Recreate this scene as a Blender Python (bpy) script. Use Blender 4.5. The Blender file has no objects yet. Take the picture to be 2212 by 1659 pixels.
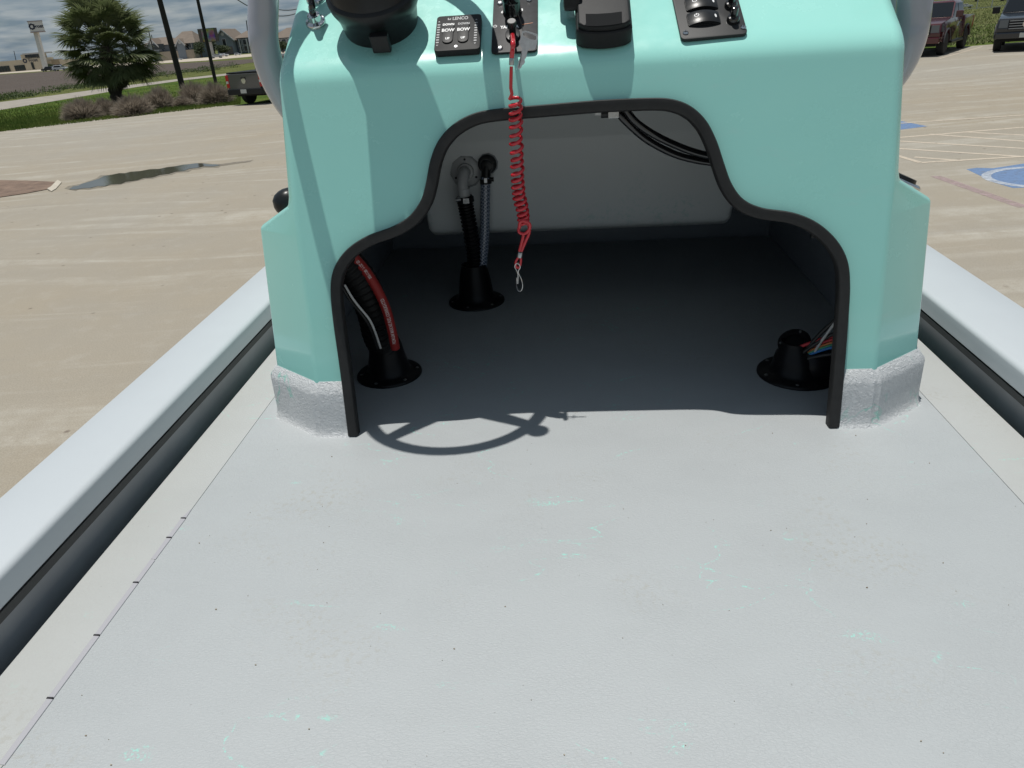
import bpy, bmesh, math, random
from mathutils import Vector as V, Matrix as M, noise as mnoise
random.seed(7)
R = math.radians
sc = bpy.context.scene
COL = sc.collection

# ------------------------------------------------------------------ camera
FOC = 1597.0; CX, CY = 1106.0, 829.5           # pinhole of the 2212 px wide photograph
CAM_H = 2.4                                      # camera height above the parking lot
# camera axes (right, up, forward) of the level world and of the boat standing on its trailer
WL = V((0.996654860, 0.0817256985, 0.0)); WF = V((-0.03567319, 0.43503889, 0.89970472)); WU = V((-0.073529, 0.89669508, -0.43649904))
BL = V((0.9964371, 0.02310334, -0.08111315)); BF = V((0.06172088, 0.45567806, 0.88800227)); BU = V((-0.0574773, 0.88984478, -0.45262857))
DECK_H = 0.771                                   # camera height above the boat deck
def ray(x, y): return V((x - CX, -(y - CY), FOC))
camd = bpy.data.cameras.new('camera'); cam = bpy.data.objects.new('camera', camd); COL.objects.link(cam)
camd.sensor_width = 36.0; camd.lens = FOC / 2212.0 * 36.0; camd.clip_start = 0.02; camd.clip_end = 6000
W3 = M((WL, WF, WU))
cam.matrix_world = M.Translation((0, 0, CAM_H)) @ (W3 @ M.Diagonal(V((1, 1, -1)))).to_4x4()
sc.camera = cam
B3 = M((BL, BF, BU))
BR3 = W3 @ B3.transposed()                       # boat frame -> world
BOAT = M.Translation(V((0, 0, CAM_H)) - BR3 @ V((0, 0, DECK_H))) @ BR3.to_4x4()

# ------------------------------------------------------------------ light
sun_b = V((-0.10, 0.045, 1.0)).normalized()     # towards the sun, boat frame
sun_w = (BR3 @ sun_b).normalized()
el = math.asin(sun_w.z); az = math.atan2(sun_w.x, sun_w.y)
wd = bpy.data.worlds.new('World'); sc.world = wd; wd.use_nodes = True
nt = wd.node_tree; nt.nodes.clear(); N = nt.nodes.new; K = nt.links.new
out = N('ShaderNodeOutputWorld'); bg = N('ShaderNodeBackground'); sky = N('ShaderNodeTexSky')
sky.sky_type = 'NISHITA'; sky.sun_disc = False; sky.sun_elevation = el; sky.sun_rotation = az
sky.air_density = 1.0; sky.dust_density = 0.6; sky.ozone_density = 2.0
bg.inputs['Strength'].default_value = 0.055
# broken stratocumulus: noise on a plane high above
geo = N('ShaderNodeTexCoord'); sep = N('ShaderNodeSeparateXYZ'); K(geo.outputs['Generated'], sep.inputs[0])
def mth(op, a, b=None, c=None, cl=False):
    n = N('ShaderNodeMath'); n.operation = op; n.use_clamp = cl
    for i, v in enumerate((a, b, c)):
        if v is None: continue
        if isinstance(v, (int, float)): n.inputs[i].default_value = v
        else: K(v, n.inputs[i])
    return n.outputs[0]
zz = mth('MAXIMUM', mth('ADD', sep.outputs['Z'], 0.13), 0.02)
cmb = N('ShaderNodeCombineXYZ'); K(mth('DIVIDE', sep.outputs['X'], zz), cmb.inputs[0]); K(mth('DIVIDE', sep.outputs['Y'], zz), cmb.inputs[1])
n1 = N('ShaderNodeTexNoise'); n1.inputs['Scale'].default_value = 2.0; n1.inputs['Detail'].default_value = 8; n1.inputs['Roughness'].default_value = 0.58
K(cmb.outputs[0], n1.inputs['Vector'])
cr = N('ShaderNodeValToRGB'); cr.color_ramp.elements[0].position = 0.38; cr.color_ramp.elements[1].position = 0.66
K(n1.outputs[0], cr.inputs[0])
n2 = N('ShaderNodeTexNoise'); n2.inputs['Scale'].default_value = 3.2; n2.inputs['Detail'].default_value = 6; K(cmb.outputs[0], n2.inputs['Vector'])
cc = N('ShaderNodeValToRGB'); cc.color_ramp.elements[0].position = 0.35; cc.color_ramp.elements[1].position = 0.7
cc.color_ramp.elements[0].color = (2.6, 3.8, 5.1, 1); cc.color_ramp.elements[1].color = (7.2, 7.9, 8.3, 1); K(n2.outputs[0], cc.inputs[0])
mx = N('ShaderNodeMix'); mx.data_type = 'RGBA'; K(mth('MULTIPLY_ADD', cr.outputs[0], 0.22, 0.70), mx.inputs[0]); K(sky.outputs[0], mx.inputs[6]); K(cc.outputs[0], mx.inputs[7])
K(mx.outputs[2], bg.inputs['Color']); K(bg.outputs[0], out.inputs[0])
sd = bpy.data.lights.new('sun', 'SUN'); so = bpy.data.objects.new('sun', sd); COL.objects.link(so)
sd.energy = 4.05; sd.angle = R(0.53); sd.color = (1.0, 0.965, 0.91)
so.rotation_euler = sun_w.to_track_quat('Z', 'Y').to_euler(); so.location = (0, 0, 30)
vs = sc.view_settings; vs.view_transform = 'Standard'; vs.look = 'None'; vs.exposure = 0.0; vs.gamma = 1.0; vs.use_curve_mapping = False

# ------------------------------------------------------------------ rays -> places
def bray(x, y): return B3 @ ray(x, y)
C0 = V((0, 0, DECK_H))
def bz(x, y, z=0.0):
    r = bray(x, y); return C0 + r * ((z - DECK_H) / r.z)
def by(x, y, Y):
    r = bray(x, y); return C0 + r * (Y / r.y)
def bx_(x, y, X):
    r = bray(x, y); return C0 + r * (X / r.x)
TS = 0.1944                                       # the console front leans: y = 1.30 + TS z
YB = 1.30
def face(x, y, off=0.0):
    r = bray(x, y); n = V((0, -1, TS)).normalized(); p0 = V((0, YB, 0)) + n * off
    return C0 + r * ((p0 - C0).dot(n) / n.dot(r))
DA = R(35)
def yfront(z):
    if z <= 0.668: return YB + TS * z
    y = YB + TS * 0.668; zc = 0.668; T1 = 1 / math.tan(DA)
    steps = 10; ze = 0.712
    zz_ = min(z, ze); n = 24
    for k in range(n):
        a = 0.668 + (zz_ - 0.668) * (k + 0.5) / n; f = (a - 0.668) / (ze - 0.668); y += (TS + (T1 - TS) * f) * (zz_ - 0.668) / n
    if z > ze: y += (z - ze) * T1
    return y
ZD = 0.73; YD = yfront(ZD)
DU = V((1, 0, 0)); DV = V((0, math.cos(DA), math.sin(DA))); DN = V((0, -math.sin(DA), math.cos(DA))); DP = V((0, YD, ZD))
def dash(x, y, off=0.0):
    r = bray(x, y); return C0 + r * ((DP + DN * off - C0).dot(DN) / DN.dot(r))
def duv(x, y, off=0.0):
    p = dash(x, y, off) - DP; return (p.x, p.dot(DV))
def gnd(x, y, z=0.0):
    r = W3 @ ray(x, y); t = (z - CAM_H) / r.z; return V((0, 0, CAM_H)) + r * t
def gsc(x, y):
    r = W3 @ ray(x, y); return -CAM_H / r.z       # metres per photo pixel there
def wat(x, y, Y):
    r = W3 @ ray(x, y); return V((0, 0, CAM_H)) + r * (Y / r.y)

# ------------------------------------------------------------------ materials
def mat(name, col, rough=0.6, metal=0.0, var=0.0, vs_=3.0, bump=0.0, bs=50.0, bd=0.002, coat=0.0, spec=0.5, col2=None, trans=0.0, stretch=None, detail=6):
    m = bpy.data.materials.new(name); m.use_nodes = True; t = m.node_tree; b = t.nodes['Principled BSDF']
    b.inputs['Base Color'].default_value = (*col, 1); b.inputs['Roughness'].default_value = rough; b.inputs['Metallic'].default_value = metal
    b.inputs['Coat Weight'].default_value = coat; b.inputs['Coat Roughness'].default_value = 0.04; b.inputs['Specular IOR Level'].default_value = spec
    if trans: b.inputs['Transmission Weight'].default_value = trans
    tc = t.nodes.new('ShaderNodeTexCoord'); mp = t.nodes.new('ShaderNodeMapping'); t.links.new(tc.outputs['Object'], mp.inputs[0])
    if stretch: mp.inputs['Scale'].default_value = stretch
    if var > 0 or col2:
        n = t.nodes.new('ShaderNodeTexNoise'); n.inputs['Scale'].default_value = vs_; n.inputs['Detail'].default_value = detail; n.inputs['Roughness'].default_value = 0.62
        t.links.new(mp.outputs[0], n.inputs['Vector'])
        r = t.nodes.new('ShaderNodeValToRGB'); r.color_ramp.elements[0].position = 0.3; r.color_ramp.elements[1].position = 0.7
        c2 = col2 if col2 else tuple(min(1, c * (1 + var)) for c in col)
        c1 = col if col2 else tuple(c * (1 - var) for c in col)
        r.color_ramp.elements[0].color = (*c1, 1); r.color_ramp.elements[1].color = (*c2, 1)
        t.links.new(n.outputs[0], r.inputs[0]); t.links.new(r.outputs[0], b.inputs['Base Color'])
    if bump > 0:
        n = t.nodes.new('ShaderNodeTexNoise'); n.inputs['Scale'].default_value = bs; n.inputs['Detail'].default_value = 5
        t.links.new(mp.outputs[0], n.inputs['Vector'])
        bp = t.nodes.new('ShaderNodeBump'); bp.inputs['Strength'].default_value = bump; bp.inputs['Distance'].default_value = bd
        t.links.new(n.outputs[0], bp.inputs['Height']); t.links.new(bp.outputs[0], b.inputs['Normal'])
    return m

class G:
    """small node helper"""
    def __init__(s, m): s.t = m.node_tree; s.b = s.t.nodes['Principled BSDF']; s.tc = s.t.nodes.new('ShaderNodeTexCoord')
    def n(s, k, **kw):
        o = s.t.nodes.new(k)
        for a, v in kw.items(): setattr(o, a, v)
        return o
    def l(s, a, b): s.t.links.new(a, b)
    def map(s, scale=(1, 1, 1), rot=(0, 0, 0), loc=(0, 0, 0), src=None):
        o = s.n('ShaderNodeMapping'); o.inputs['Scale'].default_value = scale; o.inputs['Rotation'].default_value = rot; o.inputs['Location'].default_value = loc
        s.l(src or s.tc.outputs['Object'], o.inputs[0]); return o.outputs[0]
    def noise(s, vec, scale, detail=5, rough=0.55, dist=0.0):
        o = s.n('ShaderNodeTexNoise'); o.inputs['Scale'].default_value = scale; o.inputs['Detail'].default_value = detail; o.inputs['Roughness'].default_value = rough; o.inputs['Distortion'].default_value = dist
        s.l(vec, o.inputs['Vector']); return o.outputs[0]
    def vor(s, vec, scale, feat='F1'):
        o = s.n('ShaderNodeTexVoronoi'); o.feature = feat; o.inputs['Scale'].default_value = scale; s.l(vec, o.inputs['Vector']); return o.outputs[0]
    def ramp(s, f, *st):
        o = s.n('ShaderNodeValToRGB'); e = o.color_ramp.elements
        while len(e) < len(st): e.new(0.5)
        for i, (p, c) in enumerate(st): e[i].position = p; e[i].color = (*c, 1) if not isinstance(c, (int, float)) else (c, c, c, 1)
        s.l(f, o.inputs[0]); return o.outputs[0]
    def m(s, op, a, b=None, cl=False):
        o = s.n('ShaderNodeMath'); o.operation = op; o.use_clamp = cl
        for i, v in enumerate((a, b)):
            if v is None: continue
            if isinstance(v, (int, float)): o.inputs[i].default_value = v
            else: s.l(v, o.inputs[i])
        return o.outputs[0]
    def mix(s, f, a, b, mode='MIX'):
        o = s.n('ShaderNodeMix'); o.data_type = 'RGBA'; o.blend_type = mode
        for i, v in ((0, f), (6, a), (7, b)):
            if isinstance(v, (int, float)): o.inputs[i].default_value = v
            elif isinstance(v, tuple): o.inputs[i].default_value = (*v, 1)
            else: s.l(v, o.inputs[i])
        return o.outputs[2]
    def bump(s, h, st, d, prev=None):
        o = s.n('ShaderNodeBump'); o.inputs['Strength'].default_value = st; o.inputs['Distance'].default_value = d; s.l(h, o.inputs['Height'])
        if prev is not None: s.l(prev, o.inputs['Normal'])
        return o.outputs[0]

def deck_material(name, base, tex=1.0, scuff=1.0):
    m = mat(name, base, 0.5); g = G(m); O = g.tc.outputs['Object']
    # leathery wrinkles of the sprayed non-skid
    warp = g.noise(O, 60, 3); w = g.n('ShaderNodeVectorMath', operation='SCALE'); g.l(g.tc.outputs['Object'], w.inputs[0]); w.inputs['Scale'].default_value = 1
    nv = g.n('ShaderNodeTexNoise'); nv.inputs['Scale'].default_value = 90; nv.inputs['Detail'].default_value = 3; g.l(O, nv.inputs['Vector'])
    ad = g.n('ShaderNodeVectorMath', operation='MULTIPLY_ADD'); g.l(nv.outputs['Color'], ad.inputs[0]); ad.inputs[1].default_value = (0.012, 0.012, 0.0); g.l(O, ad.inputs[2])
    mp = g.map((0.42, 1, 1), src=ad.outputs[0])
    v = g.vor(mp, 240, 'DISTANCE_TO_EDGE'); cr = g.ramp(v, (0.0, 0.0), (0.16, 1.0))
    patch = g.noise(O, 7, 3); wr = g.mix(g.ramp(patch, (0.35, 0.25), (0.65, 1.0)), (1, 1, 1), cr)
    fine = g.noise(g.map((0.5, 1, 1)), 420, 4, 0.65)
    bn = g.bump(wr, 0.2 * tex, 0.0008); bn = g.bump(fine, 0.5 * tex, 0.0009, bn); g.l(bn, g.b.inputs['Normal'])
    # faint large tone shifts
    big = g.noise(O, 1.7, 4)
    c = g.mix(big, tuple(x * 0.95 for x in base), tuple(min(1, x * 1.04) for x in base))
    c = g.mix(g.m('MULTIPLY', g.m('SUBTRACT', 1, wr), 0.045 * tex), c, tuple(x * 0.6 for x in base))
    # dark specks and brown smears
    sp = g.noise(O, 150, 2, 0.5); c = g.mix(g.m('MULTIPLY', g.ramp(sp, (0.745, 0), (0.77, 1)), 0.45), c, (0.13, 0.13, 0.12))
    dirt = g.m('MULTIPLY', g.ramp(g.noise(O, 3.4, 3), (0.54, 0), (0.66, 1)), g.ramp(g.noise(O, 95, 4, 0.7), (0.52, 0), (0.62, 1)))
    cl_ = g.noise(g.map((1, 1.6, 1), (0, 0, .3)), 4.5, 6, 0.65); c = g.mix(g.m('MULTIPLY', g.ramp(cl_, (0.45, 0), (0.75, 1)), 0.35), c, tuple(x * 0.84 for x in base))
    c = g.mix(g.m('MULTIPLY', dirt, 0.45), c, (0.30, 0.29, 0.25))
    # turquoise scuffs: short broken curved scratches in a few patches
    tot = None
    for i, (rt, sx, off) in enumerate(((0.45, 3.0, 0.0), (-0.35, 4.4, 5.3), (1.15, 3.6, 9.1), (0.15, 2.4, 14.0))):
        mv = g.map((sx, 9, 1), (0, 0, rt), (off, off * 1.7, 0))
        a = g.noise(mv, 1.0, 2, 0.5, 0.9)
        line = g.ramp(g.m('ABSOLUTE', g.m('SUBTRACT', a, 0.5)), (0.0, 1), (0.0075, 0))
        pm = g.ramp(g.noise(g.map(loc=(off * 3, 1, off)), 3.1, 3, 0.5), (0.60, 0), (0.66, 1))
        br = g.ramp(g.noise(O, 130, 3, 0.7), (0.48, 0), (0.60, 1))
        q = g.m('MULTIPLY', g.m('MULTIPLY', line, pm), br)
        tot = q if tot is None else g.m('MAXIMUM', tot, q)
    sm = g.m('MULTIPLY', g.ramp(g.noise(g.map((1, 1.9, 1), (0, 0, .4), (3, 2, 0)), 7, 3), (0.67, 0), (0.73, 1)), g.ramp(g.noise(O, 230, 4, 0.75), (0.52, 0), (0.62, 1)))
    tot = g.m('MAXIMUM', tot, sm)
    c = g.mix(g.m('MULTIPLY', tot, 0.8 * scuff), c, (0.24, 0.64, 0.54))
    g.l(c, g.b.inputs['Base Color'])
    g.b.inputs['Roughness'].default_value = 0.5
    return m
M_deck = deck_material('deck_gelcoat', (0.362, 0.386, 0.396), 1.6)
M_strip = deck_material('side_gelcoat', (0.395, 0.41, 0.405), 0.8, 0.7)
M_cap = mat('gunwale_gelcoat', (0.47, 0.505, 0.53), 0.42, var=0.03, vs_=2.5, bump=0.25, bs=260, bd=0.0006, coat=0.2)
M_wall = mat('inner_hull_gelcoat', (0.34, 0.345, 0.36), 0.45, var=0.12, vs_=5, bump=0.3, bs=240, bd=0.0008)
M_rubber = mat('black_rubber', (0.011, 0.011, 0.011), 0.6, var=0.3, vs_=60, bump=0.5, bs=900, bd=0.0005)
M_gask = mat('gasket_rubber', (0.05, 0.05, 0.05), 0.7, bump=0.3, bs=300)
M_seam = mat('seam_tape', (0.36, 0.36, 0.385), 0.35)
M_dark = mat('dark_gap', (0.02, 0.02, 0.025), 0.8)

def teal_material():
    m = mat('turquoise_gelcoat', (0.29, 0.66, 0.58), 0.16, coat=0.6); g = G(m)
    big = g.noise(g.tc.outputs['Object'], 3.0, 3)
    c = g.mix(big, (0.325, 0.70, 0.625), (0.34, 0.72, 0.65)); g.l(c, g.b.inputs['Base Color'])
    b = g.bump(g.noise(g.tc.outputs['Object'], 5.5, 2), 0.12, 0.004); b = g.bump(g.noise(g.tc.outputs['Object'], 500, 2), 0.05, 0.0003, b); g.l(b, g.b.inputs['Normal'])
    g.l(g.ramp(g.noise(g.tc.outputs['Object'], 9, 6, 0.7), (0.35, 0.15), (0.7, 0.34)), g.b.inputs['Roughness'])
    smu = g.m('MULTIPLY', g.ramp(g.noise(g.map((1, 1, 3)), 6, 5, 0.7), (0.60, 0), (0.72, 1)), 0.22); g.l(g.mix(smu, c, (0.42, 0.66, 0.62)), g.b.inputs['Base Color'])
    return m
M_teal = teal_material()
def coaming_material():
    m = mat('grey_textured_coaming', (0.33, 0.35, 0.365), 0.5, metal=0.1); g = G(m); O = g.tc.outputs['Object']
    v = g.noise(O, 125, 6, 0.7, 1.0); v2 = g.noise(O, 260, 4, 0.6)
    b = g.bump(v, 0.9, 0.0042); b = g.bump(v2, 0.6, 0.0016, b); g.l(b, g.b.inputs['Normal'])
    c = g.mix(g.ramp(v, (0.35, 0), (0.65, 1)), (0.55, 0.57, 0.58), (0.64, 0.66, 0.67))
    sc_ = g.m('MULTIPLY', g.ramp(g.noise(O, 6, 2), (0.55, 0), (0.65, 1)), g.ramp(g.m('ABSOLUTE', g.m('SUBTRACT', g.noise(g.map((1, 1, 1), (.3, .5, 0)), 13, 3, 0.6, .6), 0.5)), (0, 1), (0.02, 0)))
    c = g.mix(g.m('MULTIPLY', sc_, 0.7), c, (0.18, 0.60, 0.48)); g.l(c, g.b.inputs['Base Color'])
    return m
M_coam = coaming_material()
M_liner = mat('grey_liner', (0.24, 0.26, 0.285), 0.4, var=0.1, vs_=4, bump=0.2, bs=120)
def tank_material():
    m = mat('tank_gelcoat', (0.27, 0.29, 0.29), 0.3); g = G(m); O = g.tc.outputs['Object']
    s = g.m('MULTIPLY', g.ramp(g.noise(O, 5, 2), (0.58, 0), (0.66, 1)), g.ramp(g.noise(O, 70, 5, 0.75), (0.5, 0), (0.62, 1)))
    c = g.mix(g.noise(O, 4, 4), (0.68, 0.71, 0.70), (0.72, 0.75, 0.74)); c = g.mix(g.m('MULTIPLY', s, 0.28), c, (0.2, 0.5, 0.44)); g.l(c, g.b.inputs['Base Color'])
    g.l(g.bump(g.noise(O, 200, 3), 0.3, 0.001), g.b.inputs['Normal']); return m
M_tank = tank_material()
M_blk = mat('black_plastic', (0.012, 0.013, 0.014), 0.32, spec=0.3, var=0.2, vs_=40, bump=0.15, bs=700, bd=0.0003)
M_blkmat = mat('matt_black_plastic', (0.013, 0.014, 0.015), 0.55, spec=0.25, var=0.15, vs_=50, bump=0.4, bs=900, bd=0.0004)
M_acr = mat('black_panel', (0.022, 0.023, 0.024), 0.5, spec=0.25, bump=0.3, bs=1200, bd=0.0003)
M_blkg = mat('gloss_black', (0.008, 0.008, 0.009), 0.12, coat=0.5)
M_boot = mat('boot_rubber', (0.006, 0.006, 0.007), 0.38, spec=0.22)
M_corr = mat('corrugated_rubber', (0.006, 0.006, 0.006), 0.55, spec=0.2)
M_plate = mat('scratched_plate', (0.012, 0.013, 0.016), 0.5, spec=0.25, var=0.6, vs_=120, bump=0.3, bs=400, bd=0.0003)
M_chr = mat('stainless', (0.62, 0.62, 0.62), 0.13, metal=1.0)
M_steel = mat('worn_steel', (0.42, 0.43, 0.44), 0.35, metal=1.0, var=0.15, vs_=200)
M_key = mat('key_steel', (0.50, 0.51, 0.52), 0.5, metal=0.3, var=0.15, vs_=150)
M_wht = mat('white_print', (0.75, 0.76, 0.76), 0.5)
M_gry = mat('grey_print', (0.30, 0.31, 0.32), 0.5)
M_red = mat('red_cord', (0.55, 0.018, 0.03), 0.25, coat=0.4)
M_redh = mat('red_hose', (0.26, 0.02, 0.018), 0.5, spec=.3)
M_wire = {'white': mat('white_wire', (0.55, 0.55, 0.53), 0.4), 'red': mat('red_wire', (0.5, 0.03, 0.04), 0.4), 'blue': mat('blue_wire', (0.03, 0.18, 0.5), 0.4),
          'green': mat('green_wire', (0.06, 0.32, 0.16), 0.4), 'orange': mat('orange_wire', (0.5, 0.16, 0.04), 0.4), 'black': mat('black_wire', (0.015, 0.015, 0.015), 0.4)}
M_tube = mat('grey_painted_tube', (0.36, 0.365, 0.41), 0.2, var=0.03, vs_=4, bump=0.05, bs=300, coat=0.7)
M_fit = mat('grey_fitting', (0.46, 0.47, 0.47), 0.4)

def braid_material():
    m = mat('braided_hose', (0.09, 0.11, 0.16), 0.25, coat=0.5); g = G(m)
    w1 = g.n('ShaderNodeTexWave'); w1.inputs['Scale'].default_value = 60; w1.bands_direction = 'DIAGONAL'; g.l(g.tc.outputs['Object'], w1.inputs[0])
    mp = g.map((-1, 1, 1)); w2 = g.n('ShaderNodeTexWave'); w2.inputs['Scale'].default_value = 60; w2.bands_direction = 'DIAGONAL'; g.l(mp, w2.inputs[0])
    f = g.m('MAXIMUM', g.ramp(w1.outputs['Fac'], (0.8, 0), (0.95, 1)), g.ramp(w2.outputs['Fac'], (0.8, 0), (0.95, 1)))
    g.l(g.mix(f, (0.07, 0.09, 0.14), (0.35, 0.40, 0.48)), g.b.inputs['Base Color']); return m
M_braid = braid_material()

def concrete_material():
    m = mat('tan_concrete', (0.40, 0.34, 0.26), 0.85, spec=0.25); g = G(m); O = g.tc.outputs['Object']
    big = g.noise(O, 0.09, 6, 0.6)
    mid = g.noise(O, 0.7, 7, 0.65)
    blot = g.noise(O, 3.2, 8, 0.72)
    c = g.mix(g.ramp(big, (0.35, 0), (0.65, 1)), (0.29, 0.25, 0.188), (0.292, 0.272, 0.232))
    c = g.mix(g.m('MULTIPLY', g.ramp(blot, (0.52, 0), (0.70, 1)), 0.3), c, (0.38, 0.36, 0.32))
    c = g.mix(g.m('MULTIPLY', g.ramp(mid, (0.35, 0), (0.7, 1)), 0.35), c, (0.25, 0.235, 0.205))
    # pale tyre-swept streaks, bent by a slow noise
    nv = g.n('ShaderNodeTexNoise'); nv.inputs['Scale'].default_value = 0.06; nv.inputs['Detail'].default_value = 2; g.l(O, nv.inputs['Vector'])
    ad = g.n('ShaderNodeVectorMath', operation='MULTIPLY_ADD'); g.l(nv.outputs['Color'], ad.inputs[0]); ad.inputs[1].default_value = (7, 7, 0); g.l(O, ad.inputs[2])
    for rz, sc_, th, wt, colr in ((-0.62, 1.3, 0.52, 0.42, (0.43, 0.41, 0.36)), (-0.45, 3.1, 0.58, 0.3, (0.45, 0.43, 0.385)), (-0.75, 1.9, 0.60, 0.3, (0.215, 0.20, 0.18))):
        mp = g.map((0.06 * sc_, sc_, 1), (0, 0, rz), src=ad.outputs[0])
        s = g.m('MULTIPLY', g.ramp(g.noise(mp, 1.0, 4, 0.6), (th, 0), (th + 0.08, 1)), g.ramp(g.noise(O, 1.3, 7, 0.75), (0.40, 0.05), (0.60, 1)))
        c = g.mix(g.m('MULTIPLY', s, wt), c, colr)
    v = g.n('ShaderNodeTexVoronoi'); v.inputs['Scale'].default_value = 2.6; v.inputs['Randomness'].default_value = 1; g.l(O, v.inputs['Vector'])
    sp = g.m('MULTIPLY', g.ramp(v.outputs['Distance'], (0.04, 1), (0.09, 0)), g.ramp(g.noise(O, 0.5, 2), (0.36, 0), (0.5, 1)))
    c = g.mix(g.m('MULTIPLY', sp, 0.8), c, (0.12, 0.09, 0.07))
    gr = g.noise(O, 90, 3, 0.7); c = g.mix(0.35, c, g.ramp(gr, (0.3, 0.25), (0.7, 0.75)), 'OVERLAY')
    g.l(c, g.b.inputs['Base Color']); g.l(g.bump(gr, 0.4, 0.004), g.b.inputs['Normal']); return m
M_conc = concrete_material()
M_grass = mat('mown_grass', (0.028, 0.068, 0.010), 0.95, spec=0.05, col2=(0.105, 0.135, 0.03), vs_=0.35, bump=1.0, bs=9, bd=0.12, detail=10)
M_dryg = mat('dry_grass', (0.05, 0.075, 0.018), 0.95, spec=0.05, col2=(0.15, 0.15, 0.06), vs_=0.5, bump=1.0, bs=7, bd=0.12, detail=10)
M_blade = mat('grass_blade', (0.05, 0.105, 0.018), 0.7, spec=0.15, col2=(0.16, 0.185, 0.05), vs_=0.8)
M_field = mat('ploughed_soil', (0.065, 0.056, 0.052), 0.95, spec=0.1, col2=(0.12, 0.10, 0.085), vs_=0.8, bump=1.0, bs=2.5, bd=0.3, stretch=(0.25, 1.6, 1), detail=9)
M_walk = mat('path_concrete', (0.27, 0.245, 0.21), 0.85, var=0.2, vs_=1.5)
M_road = mat('far_road', (0.40, 0.35, 0.28), 0.85, var=0.12, vs_=0.3)
M_dirt = mat('red_dirt', (0.17, 0.118, 0.088), 0.95, var=0.35, vs_=3, bump=1, bs=12, bd=0.05)
M_kerb = mat('pale_kerb', (0.46, 0.42, 0.35), 0.8, var=0.1)
M_mud = mat('wet_mud', (0.23, 0.20, 0.155), 0.35, var=0.2, vs_=1.5)
M_water = mat('puddle_water', (0.07, 0.07, 0.055), 0.06, spec=0.4, bump=0.04, bs=3)
def worn_paint(name, c1, thr=0.42):
    m = mat(name, c1, 0.75); g = G(m); O = g.tc.outputs['Object']
    f = g.m('MULTIPLY', g.ramp(g.noise(O, 9, 7, 0.8), (thr - 0.22, 0), (thr + 0.16, 1)), 0.88)
    tr = g.n('ShaderNodeBsdfTransparent'); mx_ = g.n('ShaderNodeMixShader'); g.l(f, mx_.inputs[0]); g.l(tr.outputs[0], mx_.inputs[1]); g.l(g.b.outputs[0], mx_.inputs[2])
    g.l(mx_.outputs[0], g.t.nodes['Material Output'].inputs[0]); return m
M_line = worn_paint('cream_line_paint', (0.52, 0.45, 0.36), 0.34)
M_blue = worn_paint('blue_paint', (0.13, 0.215, 0.38), 0.36)
M_pinkp = worn_paint('faded_pink_paint', (0.36, 0.27, 0.27), 0.46)
M_wpaint = worn_paint('white_symbol_paint', (0.46, 0.50, 0.55), 0.44)

def leafy(m, f=0.4):
    """thin leaves let light through"""
    g = G(m); tr = g.n('ShaderNodeBsdfTranslucent'); mx_ = g.n('ShaderNodeMixShader'); mx_.inputs[0].default_value = f
    src = g.b.inputs['Base Color'].links[0].from_socket if g.b.inputs['Base Color'].links else None
    if src: g.l(src, tr.inputs['Color'])
    else: tr.inputs['Color'].default_value = g.b.inputs['Base Color'].default_value
    g.l(g.b.outputs[0], mx_.inputs[1]); g.l(tr.outputs[0], mx_.inputs[2]); g.l(mx_.outputs[0], g.t.nodes['Material Output'].inputs[0]); return m
leafy(M_blade)
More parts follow.
